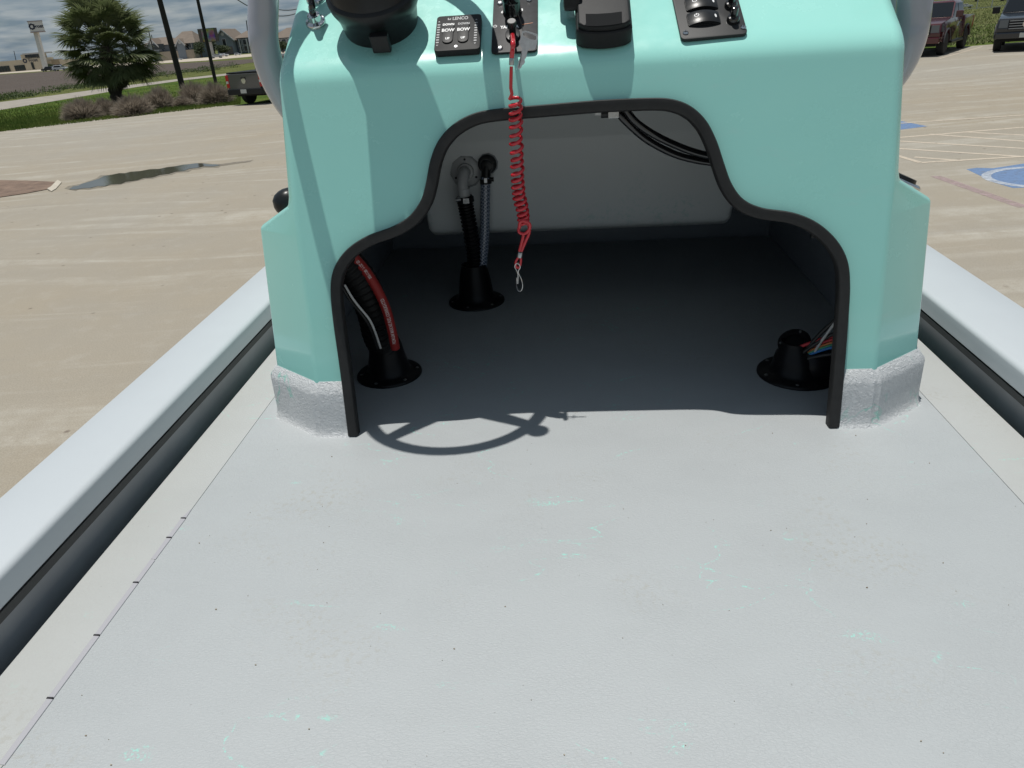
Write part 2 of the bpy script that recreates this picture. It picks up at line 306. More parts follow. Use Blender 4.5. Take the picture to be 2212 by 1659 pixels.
# ------------------------------------------------------------------ mesh helpers
class MB:
    def __init__(s): s.v = []; s.f = []; s.mi = []
    def add(s, vs, fs, mi=0):
        o = len(s.v); s.v += [V(p) for p in vs]; s.f += [tuple(i + o for i in f) for f in fs]; s.mi += [mi] * len(fs); return s
    def box(s, c, d, rot=None, mi=0):
        c = V(c); h = V(d) / 2; P = [V((x * h.x, y * h.y, z * h.z)) for x in (-1, 1) for y in (-1, 1) for z in (-1, 1)]
        if rot is not None: P = [rot @ p for p in P]
        return s.add([c + p for p in P], [(0, 1, 3, 2), (4, 6, 7, 5), (0, 4, 5, 1), (2, 3, 7, 6), (0, 2, 6, 4), (1, 5, 7, 3)], mi)
    def hexa(s, P, mi=0):       # 8 points: bottom 4 (ccw), top 4
        return s.add(P, [(3, 2, 1, 0), (4, 5, 6, 7), (0, 1, 5, 4), (1, 2, 6, 5), (2, 3, 7, 6), (3, 0, 4, 7)], mi)
    def lathe(s, prof, base=V((0, 0, 0)), ax=V((0, 0, 1)), seg=24, mi=0, caps=True):
        ax = V(ax).normalized(); u = ax.orthogonal().normalized(); w = ax.cross(u); P = []; base = V(base)
        for r, z in prof:
            for i in range(seg):
                a = 2 * math.pi * i / seg; P.append(base + ax * z + (u * math.cos(a) + w * math.sin(a)) * r)
        F = [(k * seg + i, k * seg + (i + 1) % seg, (k + 1) * seg + (i + 1) % seg, (k + 1) * seg + i) for k in range(len(prof) - 1) for i in range(seg)]
        if caps: F += [tuple(reversed(range(seg))), tuple(range((len(prof) - 1) * seg, len(prof) * seg))]
        return s.add(P, F, mi)
    def tube(s, pts, r, seg=12, mi=0, caps=True):
        pts = [V(p) for p in pts]; n = len(pts); P = []; u = None
        rr = r if isinstance(r, (list, tuple)) else [r] * n
        for k in range(n):
            t = (pts[min(k + 1, n - 1)] - pts[max(k - 1, 0)]).normalized()
            if u is None: u = t.orthogonal().normalized()
            else: u = (u - t * u.dot(t)).normalized()
            w = t.cross(u)
            for i in range(seg):
                a = 2 * math.pi * i / seg; P.append(pts[k] + (u * math.cos(a) + w * math.sin(a)) * rr[k])
        F = [(k * seg + i, k * seg + (i + 1) % seg, (k + 1) * seg + (i + 1) % seg, (k + 1) * seg + i) for k in range(n - 1) for i in range(seg)]
        if caps: F += [tuple(reversed(range(seg))), tuple(range((n - 1) * seg, n * seg))]
        return s.add(P, F, mi)
    def prism(s, poly, f3, d0, d1, mi=0):       # poly 2D; f3(u,v,d) -> 3D
        n = len(poly); P = [f3(u, v, d0) for u, v in poly] + [f3(u, v, d1) for u, v in poly]
        F = [tuple(reversed(range(n))), tuple(range(n, 2 * n))] + [(i, (i + 1) % n, n + (i + 1) % n, n + i) for i in range(n)]
        return s.add(P, F, mi)
def smooth_path(pts, n=8):
    pts = [V(p) for p in pts]; P = [pts[0] * 2 - pts[1]] + pts + [pts[-1] * 2 - pts[-2]]; o = []
    for i in range(1, len(P) - 2):
        for k in range(n):
            t = k / n; a, b, c, d = P[i - 1], P[i], P[i + 1], P[i + 2]
            o.append(0.5 * ((2 * b) + (c - a) * t + (2 * a - 5 * b + 4 * c - d) * t * t + (3 * b - a - 3 * c + d) * t ** 3))
    o.append(pts[-1]); return o
def rrect(w, h, r, n=4, cx=0, cy=0):
    o = []
    for sx, sy, a0 in ((1, 1, 0), (-1, 1, 90), (-1, -1, 180), (1, -1, 270)):
        for k in range(n + 1):
            a = R(a0 + 90 * k / n); o.append((cx + sx * (w / 2 - r) + r * math.cos(a), cy + sy * (h / 2 - r) + r * math.sin(a)))
    return o
def ell(rx, ry, n=24, cx=0, cy=0): return [(cx + rx * math.cos(2 * math.pi * i / n), cy + ry * math.sin(2 * math.pi * i / n)) for i in range(n)]

class Thing:
    def __init__(s, name, loc, label, cat, group=None, frame=None, rz=0.0):
        s.e = bpy.data.objects.new(name, None); COL.objects.link(s.e); s.e.empty_display_size = 0.1
        s.F = (frame or M.Identity(4)); s.loc = V(loc); s.e.matrix_world = s.F @ M.Translation(s.loc) @ M.Rotation(rz, 4, 'Z'); s.rz = rz
        s.e['label'] = label; s.e['category'] = cat
        if group: s.e['group'] = group
        s.parent = s.e
    def part(s, name, mb, mats, parent=None, smooth=None, bevel=0, bseg=2, label=None, kind=None, localv=False, keep=False):
        o = mk(name, mb, mats, None if localv else s.loc, smooth, bevel, bseg)
        o.parent = parent or s.e
        if label: o['label'] = label
        if kind: o['kind'] = kind
        return o
def mk(name, mb, mats, sub=None, smooth=None, bevel=0, bseg=2):
    me = bpy.data.meshes.new(name)
    P = mb.v if sub is None else [p - sub for p in mb.v]
    me.from_pydata([tuple(p) for p in P], [], mb.f)
    if not isinstance(mats, (list, tuple)): mats = [mats]
    for m in mats: me.materials.append(m)
    if len(mats) > 1: me.polygons.foreach_set('material_index', mb.mi)
    bm = bmesh.new(); bm.from_mesh(me)
    bmesh.ops.recalc_face_normals(bm, faces=bm.faces)
    if bevel > 0:
        ed = [e for e in bm.edges if len(e.link_faces) == 2 and e.calc_face_angle(0) > R(35)]
        if ed: bmesh.ops.bevel(bm, geom=ed, offset=bevel, segments=bseg, profile=0.6, affect='EDGES', clamp_overlap=True)
    bm.to_mesh(me); bm.free()
    if smooth is not None:
        me.polygons.foreach_set('use_smooth', [True] * len(me.polygons)); me.set_sharp_from_angle(angle=R(smooth))
    o = bpy.data.objects.new(name, me); COL.objects.link(o); return o
def solo(name, mb, mats, label=None, cat=None, group=None, kind=None, frame=None, loc=(0, 0, 0), **kw):
    o = mk(name, mb, mats, V(loc), **kw); o.matrix_world = (frame or M.Identity(4)) @ M.Translation(V(loc))
    if label: o['label'] = label
    if cat: o['category'] = cat
    if group: o['group'] = group
    if kind: o['kind'] = kind
    return o
def text_mb(s, size, f3, d=0.0003, cx=0, cy=0, rot=0.0, sx=1.0, bold=0.0):
    """flat lettering: f3(u, v, depth) places it"""
    cu = bpy.data.curves.new('t', 'FONT'); cu.body = s; cu.size = size; cu.align_x = 'CENTER'; cu.align_y = 'CENTER'; cu.offset = bold; cu.resolution_u = 3
    o = bpy.data.objects.new('t', cu); COL.objects.link(o); dg = bpy.context.evaluated_depsgraph_get(); me = bpy.data.meshes.new_from_object(o.evaluated_get(dg))
    mb = MB(); c, s_ = math.cos(rot), math.sin(rot); P = []
    for v in me.vertices:
        x = v.co.x * sx; y = v.co.y; P.append(f3(cx + c * x - s_ * y, cy + s_ * x + c * y, d))
    mb.add(P, [tuple(p.vertices) for p in me.polygons])
    bpy.data.objects.remove(o); bpy.data.curves.remove(cu); bpy.data.meshes.remove(me); return mb
def merge(*ms):
    r = MB()
    for m in ms: r.add(m.v, m.f, 0); r.mi[-len(m.f):] = m.mi
    return r
def copy_thing(root, mw, label, **props):
    n = root.copy(); COL.objects.link(n); n.matrix_world = mw; n['label'] = label
    def rec(a, b):
        for ch in [o for o in bpy.data.objects if o.parent == a]:
            c = ch.copy(); COL.objects.link(c); c.parent = b; rec(ch, c)
    rec(root, n)
    for k, v in props.items(): n[k] = v
    return n

# ================================================================== SETTING
def sheet(name, poly, z, m, lab=None, sub=0):
    mb = MB(); mb.add([V((p[0], p[1], z)) for p in poly], [tuple(range(len(poly)))]); o = mk(name, mb, m); o['kind'] = 'structure'
    if lab: o['label'] = lab
    return o
def px(*ps): return [tuple(gnd(*p))[:2] for p in ps]
sheet('ground', [(-3000, -800), (3000, -800), (3000, 4000), (-3000, 4000)], 0.0, M_dryg)
e0, e1, e2 = gnd(0, 285), gnd(310, 245), gnd(590, 222)
edge = [(-70, -60), (-60, 10), (-38, 24), (e0.x, e0.y), (-17.6, 34.6), (e1.x, e1.y), (-12.5, 36.6), (e2.x, e2.y), (0, 37.2), (12, 36.3), (21.7, 35.6), (60, 34.0), (60, -60)]
sheet('verge_grass', [(-120, 20)] + edge[1:11] + [(60, 34.5)] + px((1200, 105), (1000, 125), (560, 150), (482, 164), (391, 174.5), (297, 188), (228, 200), (0, 238), (-300, 275)), 0.004, M_grass)
sheet('parking_lot', edge, 0.010, M_conc)
sheet('footpath', px((-300, 258), (0, 221), (110, 207), (228, 191), (297, 182), (391, 170), (482, 160), (560, 150), (700, 133), (700, 137), (560, 154), (482, 164), (391, 174.5), (297, 188), (228, 200), (110, 220), (0, 238), (-300, 280)), 0.014, M_walk)
sheet('ploughed_field', px((-500, 250), (-200, 235), (0, 212), (120, 196), (200, 184), (314, 168), (468, 147), (560, 133), (900, 95), (900, 84), (542, 128), (322, 140.5), (0, 161.5), (-400, 192)), 0.018, M_field)
sheet('far_road', px((-600, 197), (0, 153.5), (322, 132.5), (445, 124.5), (560, 115), (900, 82), (900, 86), (560, 121), (445, 131), (322, 138.5), (0, 160), (-600, 206)), 0.03, M_road)
# dirt island with a pale kerb
dp = px((-60, 388), (0, 391), (60, 392), (126, 395), (112, 409), (60, 419), (0, 428), (-60, 438))
sheet('dirt_patch', dp, 0.022, M_dirt)
mb = MB()
kp = px((126, 394), (112, 409), (104, 413)); kq = px((134, 396), (122, 410), (112, 416))
for i in range(2):
    mb.hexa([V((*kp[i], 0)), V((*kq[i], 0)), V((*kq[i + 1], 0)), V((*kp[i + 1], 0)), V((*kp[i], .06)), V((*kq[i], .03)), V((*kq[i + 1], .03)), V((*kp[i + 1], .06))])
o = mk('kerb', mb, M_kerb); o['kind'] = 'structure'
pud = [(150, 411), (158, 405), (170, 403), (178, 399), (196, 394), (214, 388), (225, 382), (240, 380), (258, 376), (270, 376.5), (284, 373), (303, 371.5), (322, 368), (343, 367), (360, 363.5), (378, 361.5), (396, 357.5), (410, 356.5), (424, 354.5), (440, 355), (452, 357), (466, 357), (476, 358.5), (462, 361.5), (440, 361), (428, 364), (410, 366), (398, 371), (380, 372.5), (366, 377), (346, 379.5), (330, 385), (310, 386.5), (298, 391), (272, 394.5), (262, 399), (240, 400), (228, 404), (212, 404), (196, 408), (182, 408.5), (166, 411)]
rnd = random.Random(4); mg = [(x + (x - 310) * .05 + rnd.uniform(-5, 5), y + (2.4 if i > 22 else -1.6) + rnd.uniform(-.9, .9)) for i, (x, y) in enumerate(pud)]
sheet('wet_margin', px(*mg), 0.016, worn_paint('wet_mud', (0.215, 0.195, 0.155), 0.46))
sheet('wet_streak', px((470, 357), (500, 352), (530, 349), (548, 347), (540, 351), (510, 355), (480, 360)), 0.019, worn_paint('wet_streak_mud', (0.20, 0.175, 0.14), 0.48))
sheet('puddle', px(*pud), 0.021, M_water)
# painted markings
def strip(name, a, b, w, m, z=0.016, lab=None):
    a = V((*a, 0)); b = V((*b, 0)); t = (b - a).normalized(); s = V((-t.y, t.x, 0)) * w / 2
    sheet(name, [tuple(q)[:2] for q in (a - s, b - s, b + s, a + s)], z, m, lab)
LN = [((1800, 310), (2212, 276)), ((2008, 291), (2230, 308)), ((2090, 287), (2240, 295)), ((1940, 306), (2240, 324)), ((1935, 322), (2240, 342)), ((1975, 341), (2080, 349)), ((1990, 353), (2240, 338)), ((1915, 331), (1988, 353)), ((1940, 268), (2240, 248)), ((2028, 128), (2123, 101))]
for i, (a, b) in enumerate(LN):
    p, q = px(a, b); strip('parking_line', p, q, 0.09, M_line, 0.0115 + 0.0003 * i)
sheet('blue_paint_patch', px((1900, 258), (1948, 263), (2004, 274), (1948, 281), (1900, 284)), 0.0112, M_blue)
sheet('blue_symbol_field', px((2087, 367), (2110, 364), (2145, 365), (2230, 352), (2330, 352), (2360, 420), (2212, 407), (2188, 408), (2150, 397), (2110, 378)), 0.0112, M_blue)
mb = MB(); c = gnd(2262, 384); n = 40; ring = []
for rr in (0.78, 0.66):
    for i in range(n): a = 2 * math.pi * i / n; ring.append(V((c.x + rr * math.cos(a), c.y + rr * math.sin(a) * 0.95, 0.0135)))
mb.add(ring, [(i, (i + 1) % n, n + (i + 1) % n, n + i) for i in range(n)]); o = mk('painted_ring', mb, M_wpaint); o['kind'] = 'structure'
p, q = px((2020, 382), (2212, 450)); strip('pink_paint_smear', p, q, 0.14, M_pinkp, 0.0125)

# ================================================================== BOAT
boat = Thing('boat', (0, 0, 0), 'pale grey open boat hull with flat textured deck and wide gunwales', 'boat', frame=BOAT)
XL, XR = -0.688, 0.732; WLx, WRx = -0.786, 0.838; GZ = 0.115
mb = MB(); nx, ny = 2, 2
mb.box((0.5 * (XL + XR), 2.4, -0.02), (XR - XL, 6.2, 0.04)); boat.part('deck', mb, M_deck)
for (a, b_, lab) in ((WLx, XL - 0.0003, 'left'), (XR + 0.0003, WRx, 'right')):
    mb = MB(); mb.box(((a + b_) / 2, 2.4, -0.049), (b_ - a, 6.2, 0.10)); boat.part('deck_margin', mb, M_strip, bevel=0.0)
mb = MB(); mb.box((0.02, 2.4, -0.11), (1.84, 6.2, 0.04)); boat.part('deck_underside', mb, M_strip)
# gunwales: profile in (x outwards, z), rolled inner lip
def gunwale(sgn, xin, xout, wall):
    prof = [(wall, 0.0), (wall, GZ - 0.072)]
    caps = []
    xb = xin
    # cap section: inner lip bottom -> rolled corner -> flat top -> outer drop -> hull side
    r = 0.014
    P = [(xb + 0.016, GZ - 0.052), (xb + 0.006, GZ - 0.050), (xb, GZ - 0.044)]
    P += [(xb, GZ - r - 0.012)]
    for k in range(7):
        a = R(180 - 90 * k / 6); P.append((xb + r + r * math.cos(a), GZ - r * 0.75 + r * 0.75 * math.sin(a)))
    P += [(xout - 0.012, GZ + 0.001), (xout - 0.003, GZ - 0.004), (xout, GZ - 0.014), (xout, GZ - 0.055), (xout - 0.02, GZ - 0.075), (xout - 0.06, -0.5), (xout - 0.35, -0.75), (xout - 0.37, -0.75)]
    def sweep(P, y0=-0.6, y1=5.2, n=2, closed=False):
        m_ = MB(); ys = [y0 + (y1 - y0) * k / (n - 1) for k in range(n)]
        # the bow narrows far ahead of the console
        for y in ys:
            for (x, z) in P: m_.v.append(V((sgn * x, y, z)))
        L = len(P); m_.f = [(k * L + i, k * L + i + 1, (k + 1) * L + i + 1, (k + 1) * L + i) for k in range(n - 1) for i in range(L - 1)]
        if closed: m_.f += [(k * L + L - 1, k * L, (k + 1) * L, (k + 1) * L + L - 1) for k in range(n - 1)]
        m_.mi = [0] * len(m_.f); return m_
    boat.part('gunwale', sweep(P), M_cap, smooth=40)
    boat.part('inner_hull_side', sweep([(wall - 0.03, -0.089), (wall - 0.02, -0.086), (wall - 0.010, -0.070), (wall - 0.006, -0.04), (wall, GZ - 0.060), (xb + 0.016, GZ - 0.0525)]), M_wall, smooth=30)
    boat.part('gasket_strip', sweep([(xb + 0.0155, GZ - 0.066), (xb + 0.002, GZ - 0.064), (xb + 0.002, GZ - 0.0505), (xb + 0.0155, GZ - 0.0515)], closed=True), M_gask)
gunwale(-1, 0.796, 0.932, 0.822)
gunwale(1, 0.840, 1.008, 0.872)
for y0, y1 in ((5.1, 5.2),):
    mb = MB(); mb.box((0.03, 5.15, 0.0), (1.8, 0.1, 0.3)); boat.part('bow_bulkhead', mb, M_cap)
# sealing tape let into the left deck seam, with dark joints
ys = [bz(*q).y for q in ((411, 1101), (388, 1121), (359, 1163), (324, 1210), (287, 1260), (203, 1374), (103, 1510), (0, 1655))]
for i in range(len(ys) - 1):
    a, b_ = ys[i], ys[i + 1]
    mb = MB(); w0 = 0.001 if i == 0 else 0.0065
    mb.hexa([V((XL - w0, a - .001, -.004)), V((XL + w0 * .3, a - .001, -.004)), V((XL + .0016, b_ + .001, -.004)), V((XL - .0065, b_ + .001, -.004)),
             V((XL - w0, a - .001, .0022)), V((XL + w0 * .3, a - .001, .0015)), V((XL + .0016, b_ + .001, .0015)), V((XL - .0065, b_ + .001, .0022))])
    boat.part('seam_tape', mb, M_seam, bevel=0.0008)
    if i not in (3, 0):
        mb = MB(); mb.box((XL - 0.0026, a, 0.0009), (0.0085, 0.0022, 0.004)); boat.part('tape_joint', mb, M_dark)

# leaf crumbs and grit blown onto the deck
mb = MB(); rnd = random.Random(21)
for i in range(75):
    x, y = rnd.uniform(-.66, .80), rnd.uniform(.35, 1.28); s_ = rnd.choice((.0004, .0005, .0006, .0011)); a = rnd.uniform(0, 6.28); n_ = rnd.randint(3, 5)
    top = [V((x + s_ * math.cos(a + 6.283 * k / n_) * rnd.uniform(.6, 1.5), y + s_ * math.sin(a + 6.283 * k / n_) * rnd.uniform(.5, 1), .0012 + s_ * rnd.uniform(.1, .4))) for k in range(n_)]
    bot = [V((p.x, p.y, .0)) for p in top]; mb.add(bot + top, [tuple(range(n_, 2 * n_))] + [(k, (k + 1) % n_, n_ + (k + 1) % n_, n_ + k) for k in range(n_)])
solo('deck_grit', mb, mat('brown_grit', (.20, .16, .11), .9, col2=(.36, .31, .24), vs_=40), kind='stuff', frame=BOAT)

# ------------------------------------------------------------------ console
con = Thing('center_console', (0.03, 1.6, 0), 'glossy turquoise centre console with arched black-trimmed opening, standing on the deck', 'boat console', frame=BOAT)
YBACK = 2.62
def ring(z, dx, dy, off=0.0, taper=0.0):
    xl, xr = -0.523 + taper, 0.583 - taper; y = yfront(z)
    return [V((xl - off * .3, y - off * .7, z)), V((xr + off * .3, y - off * .7, z)), V((xr + dx + off, y + dy - off * .4, z)), V((xr + dx + off, YBACK + off, z)), V((xl - dx - off, YBACK + off, z)), V((xl - dx - off, y + dy - off * .4, z))]
def loft(rings, cap=True):
    m_ = MB(); n = len(rings[0])
    for r_ in rings: m_.v += r_
    m_.f = [(k * n + i, k * n + (i + 1) % n, (k + 1) * n + (i + 1) % n, (k + 1) * n + i) for k in range(len(rings) - 1) for i in range(n)]
    if cap: m_.f += [tuple(range((len(rings) - 1) * n, len(rings) * n)), tuple(reversed(range(n)))]
    m_.mi = [0] * len(m_.f); return m_
# opening outline on the front (photo points -> points of the leaning panel)
OP = [(755, 937), (738, 800), (724, 700), (718, 640), (719, 600), (730, 567), (755, 535), (796, 508), (850, 488), (886, 466), (910, 434), (921, 400), (932, 345), (949, 304), (978, 271), (1020, 247), (1070, 236), (1180, 226), (1290, 217), (1400, 212), (1452, 215), (1492, 231), (1524, 262), (1546, 305), (1561, 350), (1578, 396), (1604, 430), (1645, 448), (1710, 458), (1762, 480), (1803, 517), (1826, 560), (1832, 610), (1829, 680), (1820, 800), (1809, 918)]
op = [(p.x, p.z) for p in (face(*q) for q in OP)]
ops = [(p.x, p.y) for p in smooth_path([V((a, b, 0)) for a, b in op], 5)]
ops[0] = (ops[0][0], -0.0); ops[-1] = (ops[-1][0], -0.0)
def off2(path, d):
    o = []
    for i in range(len(path)):
        a = path[max(i - 1, 0)]; b = path[min(i + 1, len(path) - 1)]; tx, ty = b[0] - a[0], b[1] - a[1]; L = math.hypot(tx, ty) or 1
        o.append((path[i][0] + ty / L * d, path[i][1] - tx / L * d))
    return o
cut = off2(ops, 0.004)
def boolean_cut(o, cutpoly, z0=-0.1):
    c = [(cutpoly[0][0], z0)] + list(cutpoly) + [(cutpoly[-1][0], z0)]
    m_ = MB(); m_.prism(c, lambda u, v, d: V((u, d, v)), 1.15, 1.75); co = mk('cutter', m_, M_liner)
    co.matrix_world = o.matrix_world
    for k in ('SOLIDIFY',):
        s_ = o.modifiers.new('s', 'SOLIDIFY'); s_.thickness = 0.007; s_.offset = -1; s_.material_offset = 1
    b_ = o.modifiers.new('b', 'BOOLEAN'); b_.operation = 'DIFFERENCE'; b_.solver = 'EXACT'; b_.object = co
    bpy.context.view_layer.update()
    dg = bpy.context.evaluated_depsgraph_get(); me = bpy.data.meshes.new_from_object(o.evaluated_get(dg)); o.modifiers.clear(); o.data = me
    bpy.data.objects.remove(co)
    me.polygons.foreach_set('use_smooth', [True] * len(me.polygons)); me.set_sharp_from_angle(angle=R(28))
zs = [(0.100, .115, .088, 0), (0.395, .110, .086, 0.0), (0.402, .107, .084, 0.0), (0.452, .022, .022, 0), (0.470, .018, .018, 0.001), (0.66, .018, .018, 0.010)]
for k in range(9): zs.append((0.668 + 0.0055 * k, .018, .018, 0.010 + 0.0004 * k))
zs += [(0.85, .018, .018, .018), (1.0, .018, .018, .022)]
shell = loft([ring(z, dx, dy, 0, tp) for z, dx, dy, tp in zs])
shell.f = shell.f[:-1]; shell.mi = shell.mi[:-1]
o = mk('shell', shell, [M_teal, M_liner], bevel=0.0)
bm = bmesh.new(); bm.from_mesh(o.data)
ed = [e for e in bm.edges if len(e.link_faces) == 2 and e.calc_face_angle(0) > R(24)]
bmesh.ops.bevel(bm, geom=ed, offset=0.010, segments=4, profile=0.5, affect='EDGES', clamp_overlap=True); bm.to_mesh(o.data); bm.free()
boolean_cut(o, cut)
def adopt(th, o):
    o.data.transform(M.Translation(-th.loc)); o.parent = th.e; o.matrix_world = th.e.matrix_world
adopt(con, o)
# grey textured foot of the console
cr_ = [ring(z, .115, .088, off) for z, off in ((-0.002, 0.022), (0.003, 0.0165), (0.009, 0.0135), (0.020, 0.0125), (0.086, 0.0165), (0.093, 0.0155), (0.109, 0.004), (0.113, 0.0008))]
o = mk('coaming', loft(cr_, cap=False), [M_coam, M_liner])
bm = bmesh.new(); bm.from_mesh(o.data); ed = [e for e in bm.edges if len(e.link_faces) == 2 and abs(e.verts[0].co.z - e.verts[1].co.z) > 0.003 and e.calc_face_angle(0) > R(20)]
bmesh.ops.bevel(bm, geom=ed, offset=0.008, segments=3, affect='EDGES', clamp_overlap=True)
bmesh.ops.subdivide_edges(bm, edges=[e for e in bm.edges if e.calc_length() > 0.05], cuts=1); bm.to_mesh(o.data); bm.free()
boolean_cut(o, cut); adopt(con, o)
# rubber edge trim
def trim():
    m_ = MB(); c = off2(ops, 0.0115); n3 = V((0, -1, TS)).normalized()
    P = []
    for i, (x, z) in enumerate(c):
        a = c[max(i - 1, 0)]; b = c[min(i + 1, len(c) - 1)]; tx, tz = b[0] - a[0], b[1] - a[1]; L = math.hypot(tx, tz); nx_, nz_ = tz / L, -tx / L
        q = V((x, YB + TS * z, z)); s_ = V((nx_, TS * nz_, nz_)).normalized()
        for (u, w) in ((-.0115, -.009), (-.0115, .0110), (-.0095, .0138), (.0062, .0140), (.0086, .0115), (.0090, .004), (.0090, -.008)):
            P.append(q + s_ * u + n3 * w)
    L = 7; m_.v = P; k_ = len(c)
    m_.f = [(k * L + i, k * L + (i + 1) % L, (k + 1) * L + (i + 1) % L, (k + 1) * L + i) for k in range(k_ - 1) for i in range(L)]
    m_.f += [tuple(range(L)), tuple(range((k_ - 1) * L, k_ * L))]; m_.mi = [0] * len(m_.f); return m_
con.part('edge_trim', trim(), M_rubber, smooth=50)

# tank behind the opening
tk = Thing('storage_tank', (0.02, 2.2, 0.18), 'large grey fibreglass tank hanging inside the console behind the hoses', 'tank', frame=BOAT)
TY = 2.10
tl, tr_ = by(925, 515, TY), by(1582, 490, TY); zb = 0.18; zl = by(1265, 298, TY).z
poly = [(0.0, zb + 0.06), (0.012, zb + 0.02), (0.05, zb), (0.5, zb), (0.5, 0.90), (-0.24, 0.90), (-0.004, zl + 0.012), (0.0, zl)]
mb = MB(); mb.prism(poly, lambda u, v, d: V((d, TY + u, v)), tl.x, tr_.x)
tk.part('tank_body', mb, M_tank, smooth=30, bevel=0.022, bseg=4)

# rigging boots
def boot(cx_, cy_, r, hgt, lean, label, neck=0.036, group='rigging boots on the console floor'):
    t = Thing('rigging_boot', (cx_, cy_, 0), label, 'rigging boot', group, BOAT)
    m_ = MB(); pr = [(r, 0.0), (r, 0.004), (r * .97, 0.007), (r * .74, 0.009), (r * .66, 0.016), (r * .60, 0.035), (r * .55, hgt * .6), (neck * 1.08, hgt * .88), (neck, hgt), (neck * .86, hgt), (neck * .8, hgt * .8)]
    m_.lathe(pr, (cx_, cy_, 0), (0, 0, 1), 32, caps=False)
    for p in m_.v:
        k = max(0, (p.z - 0.01) / hgt); p.x += lean[0] * k * k; p.y += lean[1] * k * k
    t.part('boot_body', m_, M_boot, smooth=50)
    for k in range(6):
        a = R(60 * k + 15); m_ = MB(); m_.lathe([(.0045, 0.0), (.0045, .0015), (.0025, .003)], (cx_ + r * .86 * math.cos(a), cy_ + r * .86 * math.sin(a), .0065), (0, 0, 1), 10); t.part('screw', m_, M_steel, smooth=40)
    return t
cb = bz(842, 808); boot(cb.x, cb.y, 0.078, 0.085, (0.0, 0.0), 'black rigging boot at the left end of the console opening with fat black hose')
cm = bz(1030, 651); boot(cm.x, cm.y, 0.083, 0.115, (0.0, 0.0), 'black rigging boot farthest inside the console, below the grey elbow and braided hose')
crb = bz(1722, 806); ctop = by(1716, 736, crb.y)
tb = boot(crb.x, crb.y, 0.088, ctop.z, (ctop.x - crb.x, 0.0), 'black rigging boot at the right end of the opening with coloured wires coming out', neck=0.031)
nrm = V((-.35, -.45, .82)).normalized(); ctop = V((ctop.x, crb.y, ctop.z - .004))
mb = MB(); mb.lathe([(.034, -.004), (.035, .002), (.030, .004), (.022, .002), (.020, -.002)], ctop, nrm, 26); tb.part('clamp_plate', mb, M_boot, smooth=40)
for k in (0, 2.1, 4.2):
    u_ = nrm.orthogonal().normalized(); w_ = nrm.cross(u_); p_ = ctop + (u_ * math.cos(k) + w_ * math.sin(k)) * .028; mb = MB(); mb.lathe([(.0035, .003), (.003, .005)], p_, nrm, 8); tb.part('screw', mb, M_steel)
mb = MB(); mb.lathe([(.050, 0), (.052, .02), (.046, .045), (.030, .058), (.01, .062)], V((crb.x + .028, crb.y - .005, .012)), V((.25, -.1, 1)), 26); tb.part('boot_shoulder', mb, M_boot, smooth=60)
# fuel fill hose and wires of the left boot
nk = V((cb.x, cb.y, 0.07))
def solo_tube(name, pts, r, m_, label, cat, group=None, seg=14, n=8):
    pts = smooth_path(pts, n); mb = MB(); mb.tube(pts, r, seg); return solo(name, mb, m_, label, cat, group, frame=BOAT, loc=pts[0], smooth=60)
hb = smooth_path([nk, by(818, 720, 1.555), by(806, 670, 1.54), by(778, 610, 1.50), by(740, 560, 1.46), by(700, 520, 1.44)], 26)
mb = MB(); mb.tube(hb, [0.036 + 0.0028 * math.sin(k * 1.15) for k in range(len(hb))], 20)
solo('corrugated_hose', mb, M_corr, 'fat black corrugated hose rising from the left boot behind the console edge', 'hose', frame=BOAT, loc=hb[0], smooth=60)
rp = [by(854, 752, 1.505), by(846, 712, 1.495), by(833, 665, 1.49), by(812, 620, 1.482), by(789, 584, 1.465), by(765, 556, 1.45), by(742, 530, 1.44)]
rh = smooth_path(rp, 10); mb = MB(); mb.tube(rh, 0.0105, 16)
hose = Thing('fuel_hose', rh[0], 'red printed fuel hose lying against the fat black hose in the left of the opening', 'hose', frame=BOAT)
hose.part('hose_body', mb, M_redh, smooth=60)
# lettering that follows the hose on its near side
cum = [0.0]
for i in range(len(rh) - 1): cum.append(cum[-1] + (rh[i + 1] - rh[i]).length)
def hose_f3(u, v, d):
    u = max(0.0, min(u, cum[-1] - 1e-5)); k = max(i for i in range(len(cum) - 1) if cum[i] <= u); t = (u - cum[k]) / (cum[k + 1] - cum[k])
    p = rh[k].lerp(rh[k + 1], t); tn = (rh[min(k + 2, len(rh) - 1)] - rh[max(k - 1, 0)]).normalized(); vw = (C0 - p).normalized(); side = tn.cross(vw).normalized(); nn = side.cross(tn).normalized()
    ang = -v / 0.0107; return p + (nn * math.cos(ang) + side * math.sin(ang)) * 0.0108
if True:
    t1 = text_mb('PREMIUM MARINE FUEL CORRUGATED', 0.0105, hose_f3, cx=0.075, sx=0.62, bold=0.0002); t2 = text_mb('352-1120  1-1/2" ID', 0.0085, hose_f3, cx=0.215, sx=0.75, bold=0.0002)
    hp_ = mat('hose_print', (0.6, 0.52, 0.5), 0.6); hose.part('lettering', t1, hp_); hose.part('lettering', t2, hp_)
solo_tube('white_wire', [by(822, 752, 1.50), by(812, 722, 1.48), by(799, 692, 1.465), by(780, 668, 1.455), by(762, 645, 1.44), by(744, 615, 1.43)], 0.0026, M_wire['white'], 'thin white wire running beside the fat black hose', 'wire')
solo_tube('black_wire', [by(816, 752, 1.505), by(806, 722, 1.485), by(792, 694, 1.47), by(774, 670, 1.46), by(757, 650, 1.445), by(740, 622, 1.43)], 0.0030, M_wire['black'], 'thin black wire just left of the white wire', 'wire')
